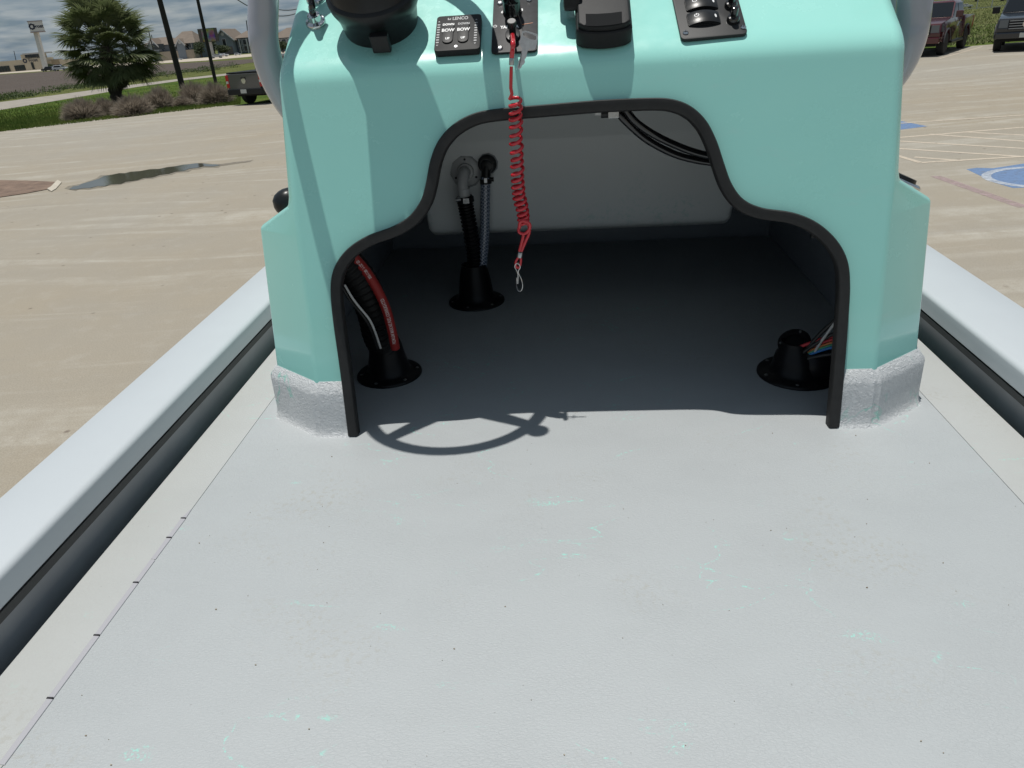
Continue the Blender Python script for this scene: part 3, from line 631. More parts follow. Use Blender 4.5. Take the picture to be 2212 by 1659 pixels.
# bait tank plumbing
dr = Thing('drain_elbow', by(1003, 373, TY), 'grey plastic drain elbow with round flange on the tank', 'pipe fitting', frame=BOAT)
fc = by(1006, 370, TY)
mb = MB(); mb.lathe([(.041, 0.0), (.041, .004), (.037, .007), (.024, .008), (.022, .018)], fc - V((0, -.003, 0)), (0, -1, 0), 32); dr.part('flange', mb, M_fit, smooth=40)
mb = MB(); mb.lathe([(.047, 0.0), (.046, .002)], fc + V((0.001, .002, -.002)), (0, -1, 0), 9); dr.part('sealant_bead', mb, M_liner, smooth=60)
for k in range(3):
    a = R(90 + 120 * k); mb = MB(); mb.lathe([(.0035, 0), (.003, .002)], fc + V((.033 * math.cos(a), -.004, .033 * math.sin(a))), (0, -1, 0), 8); dr.part('screw', mb, M_dark)
elb = smooth_path([fc + V((0, 0, 0)), fc + V((0, -.035, 0)), by(999, 392, TY - .048), by(1000, 410, TY - .052), by(1003, 430, TY - .052)], 6)
mb = MB(); mb.tube(elb, 0.0155, 18); dr.part('elbow', mb, M_fit, smooth=50)
e_end = elb[-1]
mb = MB(); mb.lathe([(.0175, 0), (.0175, .024)], by(1001, 407, TY - .052), (by(1003, 430, TY - .052) - by(1001, 407, TY - .052)), 20); dr.part('collar', mb, M_fit, smooth=40)
hp = smooth_path([by(1002, 424, TY - .052), by(1009, 460, TY - .05), by(1018, 510, TY - .045), by(1026, 560, TY - .04), V((cm.x - .006, cm.y, .09)), V((cm.x, cm.y, .03))], 24)
mb = MB(); mb.tube(hp, [0.0225 if k % 4 < 2 else 0.0185 for k in range(len(hp))], 18)
ch = Thing('drain_hose', hp[0], 'black ribbed hose hanging from the grey elbow down into the far boot', 'hose', frame=BOAT); ch.part('hose_body', mb, M_boot)
mb = MB(); mb.lathe([(.0245, 0), (.0245, .013)], by(1004, 427, TY - .052), hp[8] - hp[2], 20); ch.part('hose_clamp', mb, M_blk, smooth=40)
cp = by(1007, 434, TY - .078)
mb = MB(); mb.box(cp, (.016, .003, .013)); 
ch.part('clamp_band', mb, M_steel)
for k in range(4): mb = MB(); mb.box(cp + V((-.005 + .0034 * k, -.0018, 0)), (.0012, .001, .009)); ch.part('clamp_slot', mb, M_dark)
mb = MB(); mb.lathe([(.006, 0), (.006, .014)], by(985, 432, TY - .07), (1, 0, 0.1), 12); ch.part('clamp_screw', mb, M_steel, smooth=40)
bf = Thing('inlet_fitting', by(1053, 355, TY), 'black round hose fitting on the tank beside the grey elbow', 'pipe fitting', frame=BOAT)
bc = by(1053, 354, TY)
mb = MB(); mb.lathe([(.026, 0), (.026, .006), (.022, .010), (.017, .022), (.017, .034), (.012, .036)], bc, (0, -1, 0), 26); bf.part('fitting_body', mb, M_blk, smooth=40)
mb = MB(); mb.lathe([(.030, 0.0), (.029, .002)], bc + V((0.001, .001, 0)), (0, -1, 0), 10); bf.part('sealant_bead', mb, M_liner, smooth=60)
mb = MB(); mb.tube([bc + V((0, -.024, 0)), by(1050, 375, TY - .028), by(1049, 392, TY - .03)], .013, 16); bf.part('barb', mb, M_blk, smooth=50)
bp_ = smooth_path([by(1049, 382, TY - .03), by(1048, 430, TY - .03), by(1047, 500, TY - .033), by(1043, 560, TY - .038), V((cm.x + .022, cm.y, .09)), V((cm.x + .018, cm.y, .03))], 10)
bh = Thing('braided_hose', bp_[0], 'clear bluish braided hose hanging from the black fitting into the far boot', 'hose', frame=BOAT)
mb = MB(); mb.tube(bp_, .0142, 18); bh.part('hose_body', mb, M_braid, smooth=60)
mb = MB(); mb.lathe([(.0165, 0), (.0165, .013)], by(1049, 386, TY - .03), (0, 0, -1), 20); bh.part('hose_clamp', mb, M_blk, smooth=40)
mb = MB(); mb.box(by(1049, 390, TY - .047), (.008, .002, .012)); bh.part('clamp_band', mb, M_steel)
mb = MB(); mb.lathe([(.006, 0), (.006, .016)], by(1054, 388, TY - .035), (1, 0, 0), 12); bh.part('clamp_screw', mb, M_blk, smooth=40)
# cables hanging under the console top
solo_tube('control_cable', [by(1330, 236, 1.50), by(1352, 262, 1.50), by(1395, 300, 1.52), by(1450, 330, 1.54), by(1500, 345, 1.55), by(1560, 354, 1.56), by(1640, 362, 1.58)], .0072, M_blkg, 'lower of the two black cables curving under the console top', 'cable', 'black cables under the console top')
solo_tube('control_cable', [by(1345, 226, 1.49), by(1372, 262, 1.49), by(1415, 292, 1.50), by(1470, 318, 1.52), by(1520, 334, 1.53), by(1570, 342, 1.54), by(1640, 350, 1.56)], .0072, M_blkg, 'upper of the two black cables curving under the console top', 'cable', 'black cables under the console top')
cl = Thing('cable_clip', by(1312, 246, 1.49), 'small metal and black clip under the top middle of the opening', 'clip', frame=BOAT)
mb = MB(); mb.box(by(1325, 245, 1.485), (.020, .012, .016)); cl.part('metal_block', mb, M_steel, bevel=.001)
mb = MB(); mb.lathe([(.0085, 0), (.0085, .02)], by(1305, 245, 1.49) - V((0.006, 0, 0)), (1, 0, 0), 14); cl.part('black_nut', mb, M_blk, smooth=40)
mb = MB(); mb.lathe([(.007, 0), (.008, .016)], by(1294, 241, 1.49) - V((0.008, 0, 0)), (1, 0, 0), 14); cl.part('grey_ferrule', mb, M_fit, smooth=40)
cl = Thing('wire_clip', by(1766, 502, 1.40), 'small black and steel clip under the right shoulder of the opening', 'clip', frame=BOAT)
mb = MB(); mb.box(by(1760, 501, 1.41), (.014, .012, .022)); cl.part('black_block', mb, M_blk, bevel=.002)
mb = MB(); mb.box(by(1772, 507, 1.40), (.010, .004, .015)); cl.part('steel_tab', mb, M_steel, bevel=.0008)
# wire bundle at the right boot
wcols = [('red', 0.0036), ('red', 0.0030), ('orange', .0026), ('green', .0024), ('blue', .0032), ('white', .0030), ('black', .0045), ('black', .0042), ('black', .0045)]
starts = [(1716, 757), (1722, 765), (1728, 770), (1731, 772), (1733, 775), (1748, 780), (1744, 752), (1738, 760), (1736, 780)]
ends = [(1812, 722), (1812, 729), (1812, 735), (1812, 741), (1812, 747), (1790, 716), (1806, 690), (1812, 716), (1812, 764)]
for i, ((cn, rr), a, b_) in enumerate(zip(wcols, starts, ends)):
    A = by(*a, crb.y - 0.02 - 0.002 * i); Bq = by(*b_, crb.y - 0.06); Z = A + V((-.02, .02, -.05)); mid = A.lerp(Bq, .5) + V((0, 0, .004))
    nth = ['upper red', 'lower red', '', '', '', '', 'topmost black', 'middle black', 'lowest black'][i]
    lab = {'red': 'red wire of the bundle leaving the right boot', 'orange': 'orange wire of the bundle leaving the right boot', 'green': 'green wire of the bundle leaving the right boot', 'blue': 'blue wire of the bundle leaving the right boot', 'white': 'white wire of the bundle leaving the right boot', 'black': 'black wire of the bundle leaving the right boot'}[cn]
    if nth: lab = nth + ' wire of the bundle leaving the right boot'
    solo_tube('bundle_wire', [Z, A, mid, Bq, Bq + (Bq - mid) * .6], rr, M_wire[cn], lab, 'wire', 'coloured wires at the right boot', seg=8)

# ------------------------------------------------------------------ dash gear
def dF(u, v, d): return DP + DU * u + DV * v + DN * d
def dash_thing(name, c, label, cat): return Thing(name, dF(c[0], c[1], 0), label, cat, frame=BOAT)
# trim tab switch
q = [duv(*p, .014) for p in ((946, 33), (1039, 29.5), (1037, 105), (935, 108.5))]
lc = ((q[0][0] + q[1][0] + q[2][0] + q[3][0]) / 4, (q[0][1] + q[1][1] + q[2][1] + q[3][1]) / 4); lw = (q[1][0] - q[0][0] + q[2][0] - q[3][0]) / 2; lh = (q[0][1] + q[1][1] - q[2][1] - q[3][1]) / 2
tt = dash_thing('trim_tab_switch', lc, 'square black trim tab switch marked BOW, left of the ignition plate', 'switch')
mb = MB(); mb.prism(rrect(lw, lh, .007, 4, *lc), dF, 0, .013); tt.part('housing', mb, M_blkmat, smooth=40, bevel=.0012)
for k, (s_, nm) in enumerate(((-1, 'left'), (1, 'right'))):
    cx_ = lc[0] + s_ * lw * .17 - .004
    kb = tt.part('rocker_key', MB().prism(rrect(lw * .235, lh * .60, lw * .11, 6, cx_, lc[1] - lh * .01), dF, .013, .0155), M_acr, smooth=40, bevel=.0008)
    for tx, yy, sz in (('DOWN', .20, .0075), ('BOW', .035, .0115), ('UP', -.20, .0075)):
        tt.part('lettering', text_mb(tx, sz, dF, .0158, cx_, lc[1] + lh * yy, sx=.84, bold=.00035), M_wht if not (tx == 'DOWN' and s_ > 0) else M_gry, parent=kb)
tt.part('brand_lettering', text_mb('LENCO', .0118, dF, .0134, lc[0] + lw * .03, lc[1] + lh * .395, sx=.75, bold=.0004), M_gry)
mb = MB(); a = (lc[0] - lw * .215, lc[1] + lh * .395); mb.add([dF(a[0] + x * .001, a[1] + y * .001, .0134) for x, y in ((-3, 3), (-1, 3), (-1, -1), (3, -1), (3, -3), (-3, -3))], [(0, 1, 2, 5), (2, 3, 4, 5)]); mb.add([dF(a[0] + x * .001, a[1] + y * .001, .0134) for x, y in ((0, 0.2), (3, 3), (3, .2))], [(0, 1, 2)]); tt.part('emblem', mb, M_gry)
for s_ in (-1, 1):
    for k in range(8):
        mb = MB(); mb.prism(rrect(.0052, .0032, .0004, 1, lc[0] + s_ * lw * .415 - .002, lc[1] + lh * (.24 - .072 * k)), dF, .0128, .0134); tt.part('level_mark', mb, M_gry)
    for k, yy in ((1, .33), (-1, -.345)):
        cx_, cy_ = lc[0] + s_ * lw * .415 - .002, lc[1] + lh * yy; mb = MB(); mb.add([dF(cx_ - .0022, cy_ - k * .0015, .0134), dF(cx_ + .0022, cy_ - k * .0015, .0134), dF(cx_, cy_ + k * .002, .0134)], [(0, 1, 2)]); tt.part('level_arrow', mb, M_gry)
mb = MB(); mb.prism(ell(.0028, .0028, 14, lc[0] - .002, lc[1] - lh * .40), dF, .0128, .0136); tt.part('indicator_lamp', mb, M_steel)
# ignition / kill switch plate
q = [duv(*p, .005) for p in ((1060.5, 114), (1161, 109), (1158, 0))]
pc = ((q[0][0] + q[1][0]) / 2 + .0003, q[0][1] + .085); pw = q[1][0] - q[0][0]; ph = .17
ig = dash_thing('ignition_plate', pc, 'black ignition and kill switch plate with white brand lettering', 'switch panel')
mb = MB(); mb.prism(rrect(pw, ph, .008, 4, *pc), dF, 0, .0045); ig.part('plate', mb, M_plate, smooth=40, bevel=.001)
for (a, b_) in ((1080, 103), (1080, 6), (1143, -1)):
    c = duv(a, b_, .006); mb = MB(); mb.lathe([(.0052, 0), (.005, .0015), (.003, .003)], dF(*c, .0045), DN, 14); sc_ = ig.part('screw', mb, M_steel, smooth=30)
    mb = MB(); mb.box(dF(*c, .0077), (.0055, .0008, .0006)); mb.box(dF(*c, .0077), (.0010, .0008, .005)); ig.part('screw_recess', mb, M_dark, parent=sc_)
c = duv(1086, 56, .005); ig.part('brand_lettering', text_mb('YAMAHA', .0105, dF, .0048, c[0] + .0125, c[1] - .0035, sx=.76, bold=.0005), M_wht)
mb = MB(); e_ = duv(1069.5, 56.5, .005); n = 20
mb.add([dF(e_[0] + r_ * math.cos(6.283 * i / n), e_[1] + r_ * math.sin(6.283 * i / n), .0048) for r_ in (.0036, .0029) for i in range(n)], [(i, (i + 1) % n, n + (i + 1) % n, n + i) for i in range(n)])
for k in range(3):
    a = R(90 + 120 * k); mb.add([dF(e_[0] + .0028 * math.cos(a) + w * math.sin(a), e_[1] + .0028 * math.sin(a) - w * math.cos(a), .0048) for w in (-.0005, .0005)] + [dF(e_[0], e_[1], .0048)], [(0, 1, 2)])
ig.part('emblem', mb, M_wht)
for a, b_, tx in ((1127, 21, '8'), (1085, 26, '6')):
    c = duv(a, b_, .005); ig.part('position_symbol', text_mb(tx, .009, dF, .0048, *c, bold=.0004), M_wht)
p, p2 = duv(1127, 53, .005), duv(1151, 49, .005); mb = MB(); mb.prism([(p[0], p[1] - .0005), (p2[0], p2[1] - .0003), (p2[0], p2[1] + .0006), (p[0], p[1] + .0007)], dF, .0044, .0050); ig.part('red_scratch', mb, M_wire['orange'])
kc = duv(1107, 29, .003)
mb = MB(); mb.lathe([(.0180, 0), (.0175, .004), (.0158, .007), (.0158, .024), (.0150, .027), (.0172, .029), (.0178, .040), (.0165, .046), (.010, .048)], dF(*kc, .004), DN, 28); ig.part('key_switch_knob', mb, M_blkg, smooth=35)
ks = duv(1108, 82, .004)
mb = MB(); mb.prism(ell(.0135, .0175, 24, ks[0], ks[1] + .004), dF, .004, .010); ig.part('kill_switch_base', mb, M_blk, smooth=40, bevel=.001)
mb = MB(); mb.lathe([(.0062, 0), (.0058, .014), (.0082, .016), (.0085, .024), (.0078, .026)], dF(ks[0], ks[1] + .004, .009), DN, 22); kb = ig.part('kill_button', mb, M_blk, smooth=35)
mb = MB(); mb.lathe([(.0072, 0), (.0070, .0006)], dF(ks[0], ks[1] + .004, .0352), DN, 22); ig.part('button_cap', mb, mat('worn_cap', (.10, .10, .10), .4), parent=kb)
# rocker panel
pq = [duv(*p, .006) for p in ((1474, 84), (1613, 71), (1608, -2), (1459, -2))]
ang = math.atan2(pq[1][1] - pq[0][1], pq[1][0] - pq[0][0])
rw = pq[1][0] - pq[0][0] + .004; rhh = .18
def rot2(u, v, o): return (o[0] + u * math.cos(ang) - v * math.sin(ang), o[1] + u * math.sin(ang) + v * math.cos(ang))
O_ = ((pq[0][0] + pq[1][0]) / 2, (pq[0][1] + pq[1][1]) / 2); O_ = rot2(0, rhh / 2 - .002, O_)
def rF(u, v, d): a = rot2(u, v, O_); return dF(a[0], a[1], d)
def ruv(x, y, off=.006):
    a = duv(x, y, off); du_, dv_ = a[0] - O_[0], a[1] - O_[1]; return (du_ * math.cos(ang) + dv_ * math.sin(ang), -du_ * math.sin(ang) + dv_ * math.cos(ang))
rp_ = Thing('rocker_switch_panel', rF(0, 0, 0), 'thick black switch panel with rocker switches, at the right of the dash', 'switch panel', frame=BOAT)
mb = MB(); mb.prism(rrect(rw, rhh, .009, 4), rF, 0, .0065); rp_.part('plate', mb, M_acr, smooth=40, bevel=.0014)
for cxp, cyp in ((1521, 32), (1516, 0)):
    c = ruv(cxp, cyp, .016); w_, h_ = .054, .031
    mb = MB(); mb.prism(rrect(w_ + .003, h_ + .002, .004, 3, *c), rF, .006, .009); fr = rp_.part('rocker_frame', mb, M_blk, bevel=.0006)
    prof = []; nn = 10
    m_ = MB(); rows = []
    for iy in range(7):
        v_ = -h_ / 2 + h_ * iy / 6
        for ix in range(nn + 1):
            u_ = -w_ / 2 + w_ * ix / nn; hh = .0165 - .006 * (2 * u_ / w_) ** 2 - .0015 * (2 * abs(v_) / h_) ** 4
            rows.append(rF(c[0] + u_, c[1] + v_, hh))
    m_.v = rows; m_.f = [(a * (nn + 1) + b, a * (nn + 1) + b + 1, (a + 1) * (nn + 1) + b + 1, (a + 1) * (nn + 1) + b) for a in range(6) for b in range(nn)]
    rim_ = [i for i in range(nn + 1)] + [(k + 1) * (nn + 1) + nn for k in range(6)] + [6 * (nn + 1) + nn - 1 - i for i in range(nn)] + [(5 - k) * (nn + 1) for k in range(5)]
    base_ = len(m_.v)
    for i in rim_:
        p = m_.v[i] - dF(0, 0, 0); m_.v.append(m_.v[i] - DN * (p.dot(DN) - .006))
    L = len(rim_); m_.f += [(rim_[i], rim_[(i + 1) % L], base_ + (i + 1) % L, base_ + i) for i in range(L)]; m_.mi = [0] * len(m_.f)
    rk = rp_.part('rocker', m_, M_blk, smooth=50)
    def hgt(u_, v_): return .0168 - .006 * (2 * u_ / w_) ** 2 - .0015 * (2 * abs(v_) / h_) ** 4
    sF = lambda u, v, d, c=c: rF(c[0] + u, c[1] + v, hgt(u, v) + d)
    m_ = MB(); n = 22; A0 = R(115); pts_ = []
    for i in range(n + 1):
        a = A0 + (2 * math.pi - R(50)) * i / n
        for r_ in (.0042, .0031): pts_.append(sF(-.0125 + r_ * math.cos(a), .002 + r_ * math.sin(a), 0))
    m_.add(pts_, [(2 * i, 2 * i + 1, 2 * i + 3, 2 * i + 2) for i in range(n)])
    m_.add([sF(-.0125 + x, .002 + y, .0001) for x, y in ((-.0006, .0005), (.0006, .0005), (.0006, .0052), (-.0006, .0052))], [(0, 1, 2, 3)])
    rp_.part('power_symbol', m_, M_wht, parent=rk)
    m_ = MB(); m_.add([sF(.0205 + x, y - .001, .0001) for x, y in ell(.0019, .0046, 14)], [tuple(range(14))]); rp_.part('indicator_window', m_, M_wht, parent=rk)
for cxp, cyp in ((1583, 45), (1578, 14)):
    c = ruv(cxp, cyp, .006); mb = MB(); mb.lathe([(.0115, 0), (.0112, .006), (.0095, .009), (.0062, .010), (.0060, .022), (.0050, .026), (.002, .027)], rF(*c, .006), DN, 22); rp_.part('push_button', mb, M_blkg, smooth=35)
for cxp, cyp in ((1481, 71), (1606, 59)):
    c = ruv(cxp, cyp, .007); mb = MB(); mb.lathe([(.0052, 0), (.005, .0018), (.003, .0036)], rF(*c, .0062), DN, 14); sc_ = rp_.part('screw', mb, M_chr, smooth=30)
    mb = MB(); mb.box(rF(*c, .0100), (.0052, .0008, .0006)); mb.box(rF(*c, .0100), (.0009, .0008, .005)); rp_.part('screw_recess', mb, M_dark, parent=sc_)
# throttle control
b0, b1 = duv(1247, 98, .0), duv(1363, 90, .0); tw = .098
TC = (duv(1305, 95, .01)[0], duv(1305, 97, .01)[1])
th = dash_thing('throttle_control', (TC[0], TC[1] + .05), 'black engine control box with recessed front panel, between ignition plate and rocker panel', 'throttle control')
def cyl_front(w, h, bow, r):
    # plan with a bowed lower edge
    o = []
    for k in range(11): t = -1 + 2 * k / 10; o.append((t * w / 2, bow * (t * t)))
    o[0] = (-w / 2, bow + r * .4); o[-1] = (w / 2, bow + r * .4)
    o += [(w / 2, h), (-w / 2, h)]; return o
cu_, cv_ = TC
mb = MB(); mb.prism([(cu_ + u, cv_ + v) for u, v in cyl_front(tw, .22, .010, .01)], dF, 0, .034); th.part('base_box', mb, M_blkmat, smooth=35, bevel=.005, bseg=3)
mb = MB(); mb.prism([(cu_ + u, cv_ + .004 + v) for u, v in cyl_front(tw * .93, .21, .009, .01)], dF, .033, .044); cv = th.part('cover', mb, M_blkmat, smooth=35, bevel=.004, bseg=3)
mb = MB(); mb.prism([duv(*p, .045) for p in ((1266, 56), (1290, 56.5), (1320, 54), (1344, 50), (1343, 25), (1320, 28), (1290, 30), (1265, 30))], dF, .0438, .0452); th.part('cover_panel', mb, mat('dull_black_insert', (.012, .013, .014), .75, spec=.06), parent=cv)
for s_ in (-.028, .024): 
    mb = MB(); mb.prism(ell(.005, .004, 12, cu_ + s_, cv_ + .009 + abs(s_) * .1), dF, .033, .0448); th.part('cover_notch', mb, M_dark, parent=cv)
lx = cu_ - tw / 2 - .018
mb = MB(); mb.box(dF(lx + .012, cv_ + .10, .045), (.03, .05, .06)); th.part('lever_hub', mb, M_blk, bevel=.006)
mb = MB(); mb.tube([dF(lx, cv_ + .115, .04), dF(lx - .005, cv_ + .18, .06), dF(lx, cv_ + .26, .08)], [.014, .012, .012], 14); th.part('lever', mb, M_chr, smooth=50)
mb = MB(); mb.tube([dF(lx - .02, cv_ + .265, .082), dF(lx + .07, cv_ + .265, .082)], .019, 16); th.part('lever_grip', mb, M_blk, smooth=50)
# helm and steering wheel
hc = duv(823, 50, 0.0)
st = Thing('steering_wheel', dF(hc[0], hc[1], 0), 'black steering wheel on its big round tilt helm, at the left of the dash', 'steering wheel', frame=BOAT)
mb = MB(); HC = dF(hc[0], hc[1], 0)
mb.lathe([(.070, 0), (.0705, .004), (.074, .030), (.078, .040), (.0835, .052), (.0860, .066), (.0855, .072), (.084, .074), (.080, .077), (.0785, .088), (.070, .106), (.050, .118), (.03, .122)], HC, DN, 48); st.part('helm_housing', mb, M_blk, smooth=30)
mb = MB(); tp_ = duv(822, 92, .025); mb.prism(rrect(.034, .014, .003, 3, *tp_), dF, .008, .042); st.part('tilt_lever', mb, M_blk, bevel=.002)
wc = V((-0.348, 1.452, 0.955)); wax = V((0, -math.sin(R(14)), math.cos(R(14))))
wu = V((1, 0, 0)); wv = wax.cross(wu) * 1.0
mb = MB(); mb.tube([HC + DN * .105, wc - wax * .05, wc], [.03, .028, .026], 18); st.part('wheel_shaft', mb, M_blk, smooth=50)
rim = [wc + (wu * math.cos(6.2832 * i / 48) + wv * math.sin(6.2832 * i / 48)) * .190 for i in range(49)]
mb = MB(); mb.tube(rim, .0155, 14, caps=False); st.part('wheel_rim', mb, M_rubber, smooth=60)
for ang_ in (90, 229, 331):
    a = R(ang_); d_ = wu * math.cos(a) + wv * math.sin(a); s2 = wax.cross(d_)
    mb = MB(); 
    P = []
    for (rr_, w_) in ((.02, .026), (.188, .015)):
        for sx_, sz_ in ((-1, -1), (1, -1), (1, 1), (-1, 1)): P.append(wc - wax * .012 + d_ * rr_ + s2 * (w_ * sx_) + wax * (.004 * sz_))
    mb.hexa(P); st.part('wheel_spoke', mb, M_steel, bevel=.002)
a = R(-30); kp_ = wc + (wu * math.cos(a) + wv * math.sin(a)) * .206
mb = MB(); mb.lathe([(.008, 0), (.009, .02), (.021, .026), (.024, .038), (.020, .052), (.010, .058)], kp_, wax, 20); st.part('spinner_knob', mb, M_blk, smooth=40)
mb = MB(); mb.lathe([(.045, 0), (.045, .01), (.03, .018)], wc, wax, 28); st.part('hub_cap', mb, M_blk, smooth=40)
# cable glands
def gland(p, hosepts, label):
    c = duv(*p, .002); g_ = dash_thing('cable_gland', c, label, 'cable gland'); g_.e['group'] = 'chrome cable glands at the left of the dash'
    mb = MB(); mb.lathe([(.0195, 0), (.0193, .003), (.0185, .005), (.0125, .008), (.0118, .018), (.0085, .020)], dF(*c, 0), DN, 28); g_.part('flange', mb, M_chr, smooth=30)
    for k in range(3):
        a = R(35 + 120 * k); mb = MB(); mb.lathe([(.0034, 0), (.003, .0018)], dF(c[0] + .015 * math.cos(a), c[1] + .015 * math.sin(a), .0045), DN, 10); g_.part('screw', mb, M_steel, smooth=30)
    return c
c1 = gland((682, 48), None, 'round chrome cable gland with three screws and a black cable')
c2 = gland((682, -5), None, 'round chrome cable gland just above the other, cut by the top edge')
A = dF(c1[0], c1[1], .006)
solo_tube('black_cable', [A, A + DN * .018 + V((0, 0, .006)), by(675, 16, A.y - .03), by(672, -8, A.y - .025), by(676, -60, A.y + .0)], .0062, M_blkg, 'black cable rising from the chrome gland', 'cable')

# ------------------------------------------------------------------ lanyard and key
LY = 1.388
def lan(x, y, dy=0.0): return by(x, y, LY + dy)
ly = Thing('kill_switch_lanyard', lan(1108, 92), 'coiled red kill switch lanyard hanging from the dash with a steel hook', 'lanyard', frame=BOAT)
mb = MB(); mb.tube(smooth_path([dF(ks[0], ks[1] - .004, .014), lan(1108.5, 92, -.008), lan(1107, 108, -.006), lan(1105.5, 124)], 5), .0042, 12); ly.part('cord_sleeve', mb, M_red, smooth=60)
mb = MB(); mb.lathe([(.0044, 0), (.0047, .001), (.0047, .0105), (.0044, .0115)], lan(1105, 141), lan(1105.6, 126) - lan(1105, 141), 14); ly.part('ferrule', mb, M_steel, smooth=40)
px_per = (lan(1120, 300) - lan(1110, 300)).length / 10
TURN = [212, 226, 243, 257, 273, 292, 309, 328, 344, 358, 375, 389, 403, 415, 427, 439, 450, 463, 472, 481]
CXs = [(200, 1106), (212, 1113), (226, 1114), (300, 1115), (344, 1117), (375, 1118), (403, 1119), (427, 1122), (439, 1125), (450, 1128), (463, 1130), (481, 1131), (500, 1133)]
def interp(tab, y):
    for (a, b), (c, d) in zip(tab, tab[1:]):
        if a <= y <= c: return b + (d - b) * (y - a) / (c - a)
    return tab[-1][1] if y > tab[-1][0] else tab[0][1]
cw = [lan(1104.5, 143), lan(1104, 165), lan(1103.5, 190), lan(1106, 203)]
RC = 12.6 * px_per
for k in range(len(TURN) - 1):
    for j in range(16):
        f_ = j / 16; y = TURN[k] + (TURN[k + 1] - TURN[k]) * f_; x = interp(CXs, y); jit = 1 + .07 * math.sin(k * 2.3)
        a = 2 * math.pi * f_ + math.pi; rad = RC * jit * (0.95 if k < 17 else 0.85)
        cw.append(lan(x, y) + V((rad * math.cos(a), -rad * math.sin(a) * .9, 0.0018 * math.cos(a + 0.6) - .0015 * math.sin(a))))
mb = MB(); mb.tube(cw, .0031, 10); ly.part('coil', mb, M_red, smooth=70)
lp = smooth_path([cw[-1], lan(1122, 492, -.008), lan(1124, 480, -.011), lan(1134, 478, -.012), lan(1144, 484, -.011), lan(1143, 496, -.008), lan(1133, 505, -.005), lan(1122, 502, -.004), lan(1121, 492, -.002), lan(1130, 482), lan(1142, 487), lan(1143, 503), lan(1135, 522), lan(1126, 543)], 6)
mb = MB(); mb.tube(lp, .0030, 10); ly.part('end_loop', mb, M_red, smooth=70)
mb = MB(); mb.tube([lan(1131, 508), lan(1126, 528), lan(1122, 543)], .0030, 10); mb.tube(smooth_path([lan(1122, 552), lan(1114, 566), lan(1116, 577), lan(1122, 577), lan(1125, 566), lan(1125, 552)], 5), .0024, 8); ly.part('tail_cord', mb, M_red, smooth=70)
mb = MB(); fa, fb = lan(1122, 556), lan(1125, 542); mb.lathe([(.0048, 0), (.0052, .001), (.0052, .0095), (.0048, .0105)], fa, fb - fa, 14); ly.part('ferrule', mb, M_steel, smooth=40)
hk = smooth_path([lan(1117, 606), lan(1116, 600), lan(1116, 618), lan(1120, 628), lan(1126, 627), lan(1129, 616), lan(1126, 602), lan(1121, 592), lan(1120, 584), lan(1124, 577), lan(1121, 570), lan(1115, 569), lan(1112, 576), lan(1117, 586), lan(1119, 597), lan(1118.5, 612)], 5)
mb = MB(); P = []
for i, p in enumerate(hk):
    for (du_, dy_) in ((0, -.0028), (0.0, .0028)): P.append(p + V((du_, dy_, 0)))
hkm = MB(); hkm.tube(hk, .0014, 8)
for p in hkm.v: p.y = LY + (p.y - LY) * 2.2
ly.part('snap_hook', hkm, M_chr, smooth=60)
# key on a thin string
ky = 1.385
ok = by(1143, 87, ky)
key = Thing('ignition_key', ok, 'flat silver ignition key dangling beside the red lanyard', 'key', frame=BOAT)
def kz(zx, zy): return (1680 + zx / 4.424) / 1.8228, (zy / 4.424) / 1.8228
kpoly = [(1665, 545), (1720, 535), (1850, 570), (1925, 600), (1938, 640), (1918, 760), (1890, 850), (1830, 870), (1785, 855), (1760, 880), (1745, 940), (1735, 1000), (1705, 1040), (1712, 1080), (1690, 1120), (1660, 1140), (1650, 1175), (1605, 1215), (1590, 1195), (1578, 1150), (1600, 1110), (1600, 1060), (1628, 1010), (1630, 960), (1655, 900), (1660, 850), (1650, 810), (1615, 790), (1608, 760)]
hole = [(1690, 570), (1730, 562), (1850, 600), (1905, 630), (1910, 670), (1890, 700), (1790, 680), (1700, 640), (1675, 610)]
def kp3(p, d): a = kz(*p); return by(a[0], a[1], ky) + V((0, d, 0))
bmk = bmesh.new()
ov = [bmk.verts.new(kp3(p, 0)) for p in kpoly]; hv = [bmk.verts.new(kp3(p, 0)) for p in hole]
ee = [bmk.edges.new((ov[i], ov[(i + 1) % len(ov)])) for i in range(len(ov))] + [bmk.edges.new((hv[i], hv[(i + 1) % len(hv)])) for i in range(len(hv))]
bmesh.ops.triangle_fill(bmk, use_beauty=True, use_dissolve=False, edges=ee)
ex = bmesh.ops.extrude_face_region(bmk, geom=list(bmk.faces)); 
for v in [g_ for g_ in ex['geom'] if isinstance(g_, bmesh.types.BMVert)]: v.co.y += .0022
bmesh.ops.recalc_face_normals(bmk, faces=bmk.faces); me = bpy.data.meshes.new('key_blade'); bmk.to_mesh(me); bmk.free(); me.transform(M.Translation(-ok)); me.materials.append(M_key)
o = bpy.data.objects.new('key_blade', me); COL.objects.link(o); o.parent = key.e
mb = MB(); mb.tube([kp3((1650, 920), -.0004), kp3((1640, 1020), -.0004), kp3((1605, 1180), -.0004)], .0005, 5); key.part('key_groove', mb, M_dark)
mb = MB(); mb.tube(smooth_path([kp3((1700, 615), -.001), kp3((1640, 420), .01), kp3((1590, 250), .0), kp3((1440, 30), -.002)], 4), .0006, 6); key.part('string', mb, M_wire['black'])
mb = MB(); mb.tube(smooth_path([kp3((1690, 600), -.001), kp3((1650, 420), .01), kp3((1600, 250), .0), kp3((1590, 80), -.006)], 4), .0005, 6); key.part('string', mb, M_wire['black'])

